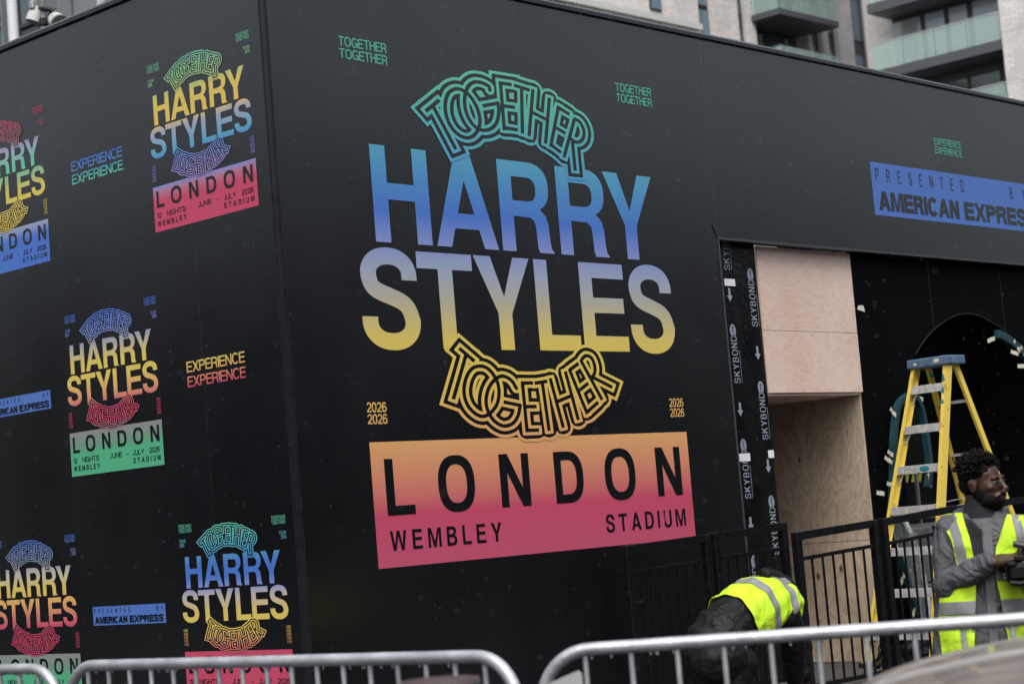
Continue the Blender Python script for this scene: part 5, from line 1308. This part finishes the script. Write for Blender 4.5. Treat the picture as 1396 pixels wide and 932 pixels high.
car()
bc = at(598, 930, 4.6)
e = empty('litter_bin', (bc.x, bc.y, GL), label='round dark bin top with reddish rim poking up below the middle barrier', cat='bin')
r_ = .098; zt_ = bc.z-GL
mb = MB(); mb.tube([(0, 0, 0), (0, 0, zt_-.005)], [r_*.85, r_], 30); mb.build('bin_body', mat('bin_dark', (.02, .018, .02), .4, bump=(20, .2)), e, smooth=40)
mb = MB(); mb.tube([(0, 0, zt_-.006), (0, 0, zt_+.006)], [r_*1.02, r_*1.0], 30); mb.build('bin_rim', mat('bin_rim', (.10, .085, .085), .35, vary=(20, .3)), e, smooth=40)
mb = MB(); mb.tube([(0, 0, zt_+.007), (0, 0, zt_+.009)], [r_*.86, r_*.84], 30); mb.build('bin_lid', mat('bin_red', (.07, .042, .044), .5, vary=(30, .4)), e)
pc = at(762, 932, 5.4); rr2 = (to_world((1, 0, 0))); d2 = Vector((rr2.x, rr2.y, 0)).normalized()
e = empty('notice_board', (pc.x, pc.y, GL), math.atan2(d2.y, d2.x), label='light grey plate standing by the gap between two barriers', cat='sign')
hh = pc.z-GL
mb = MB(); mb.prism([(-.075, hh-.30), (-.075, hh-.012), (.058, hh+.033), (.066, hh+.025), (.066, hh-.30)], -.006, .006); mb.build('plate', mat('plate_grey', (.34, .35, .36), .4), e)
mb = MB(); mb.tube([(0, .012, 0), (0, .012, hh-.02)], .02, 10); mb.build('post', GALV, e, smooth=True)

# ------------------------------------------------------------------ rain in the air
bm = bmesh.new(); rr3 = random.Random(11)
base_v, base_f = [], []
ico = bmesh.new(); bmesh.ops.create_icosphere(ico, subdivisions=1, radius=1); iv = [v.co.copy() for v in ico.verts]; fi = [[v.index for v in f.verts] for f in ico.faces]; ico.free(); bm.free()
V_, F_ = [], []
for k in range(2200):
    Z = 3.0+rr3.random()**.7*9.5; p = at(rr3.uniform(-30, 1430), rr3.uniform(-30, 960), Z)
    if p.x > -.05 and p.y > -.05: continue
    if p.y > -.02 or p.x > 12: 
        if p.x > -.1: continue
    r = rr3.uniform(.0004, .0010); b = len(V_)
    V_ += [(p.x+v.x*r, p.y+v.y*r, p.z+v.z*r*rr3.uniform(1.2, 2.4)) for v in iv]; F_ += [[i+b for i in f] for f in fi]
me = bpy.data.meshes.new('rain'); me.from_pydata(V_, [], F_)
link_mesh('rain', me, mat('rain_drop', (.45, .48, .52), .3, trans=.5), kind='stuff')

# ------------------------------------------------------------------ ground
road = MB(); road.box(-400, 400, -400, 400, -.6, GL); road.build('road', mat('wet_asphalt', (.02, .021, .024), .7, spec=.2, vary=(20, .3), bump=(60, .4)), kind='structure')
# ------------------------------------------------------------------ unseen blocks added across the street to darken the vinyl's reflections
BR = mat('dark_brick', (.03, .027, .026), .9, spec=.1, vary=(3, .2)); DG = mat('dark_glass', (.02, .025, .03), .08)
def unseen_block(x, y, rz, w, d, h, label):
    e = empty('unseen_reflection_block', (x, y, GL), rz, label=label, cat='building')
    mb = MB(); mb.box(-w/2, w/2, 0, d, 0, h); mb.build('wall', BR, e)
    wb = MB(); n = int(w/3.2)
    for f in range(int(h/3)):
        for i in range(n):
            xx = -w/2+1.6+i*(w-3.2)/max(1, n-1); wb.box(xx-.7, xx+.7, -.03, .05, 1+f*3, 2.6+f*3)
    wb.build('window_glass', DG, e, kind='stuff')
unseen_block(26, -38, R(180), 90, 12, 14.0, 'unseen block added across the street to darken reflections in the right face')
unseen_block(-34, 24, R(90), 90, 12, 14.0, 'unseen block added across the street to darken reflections in the left face')
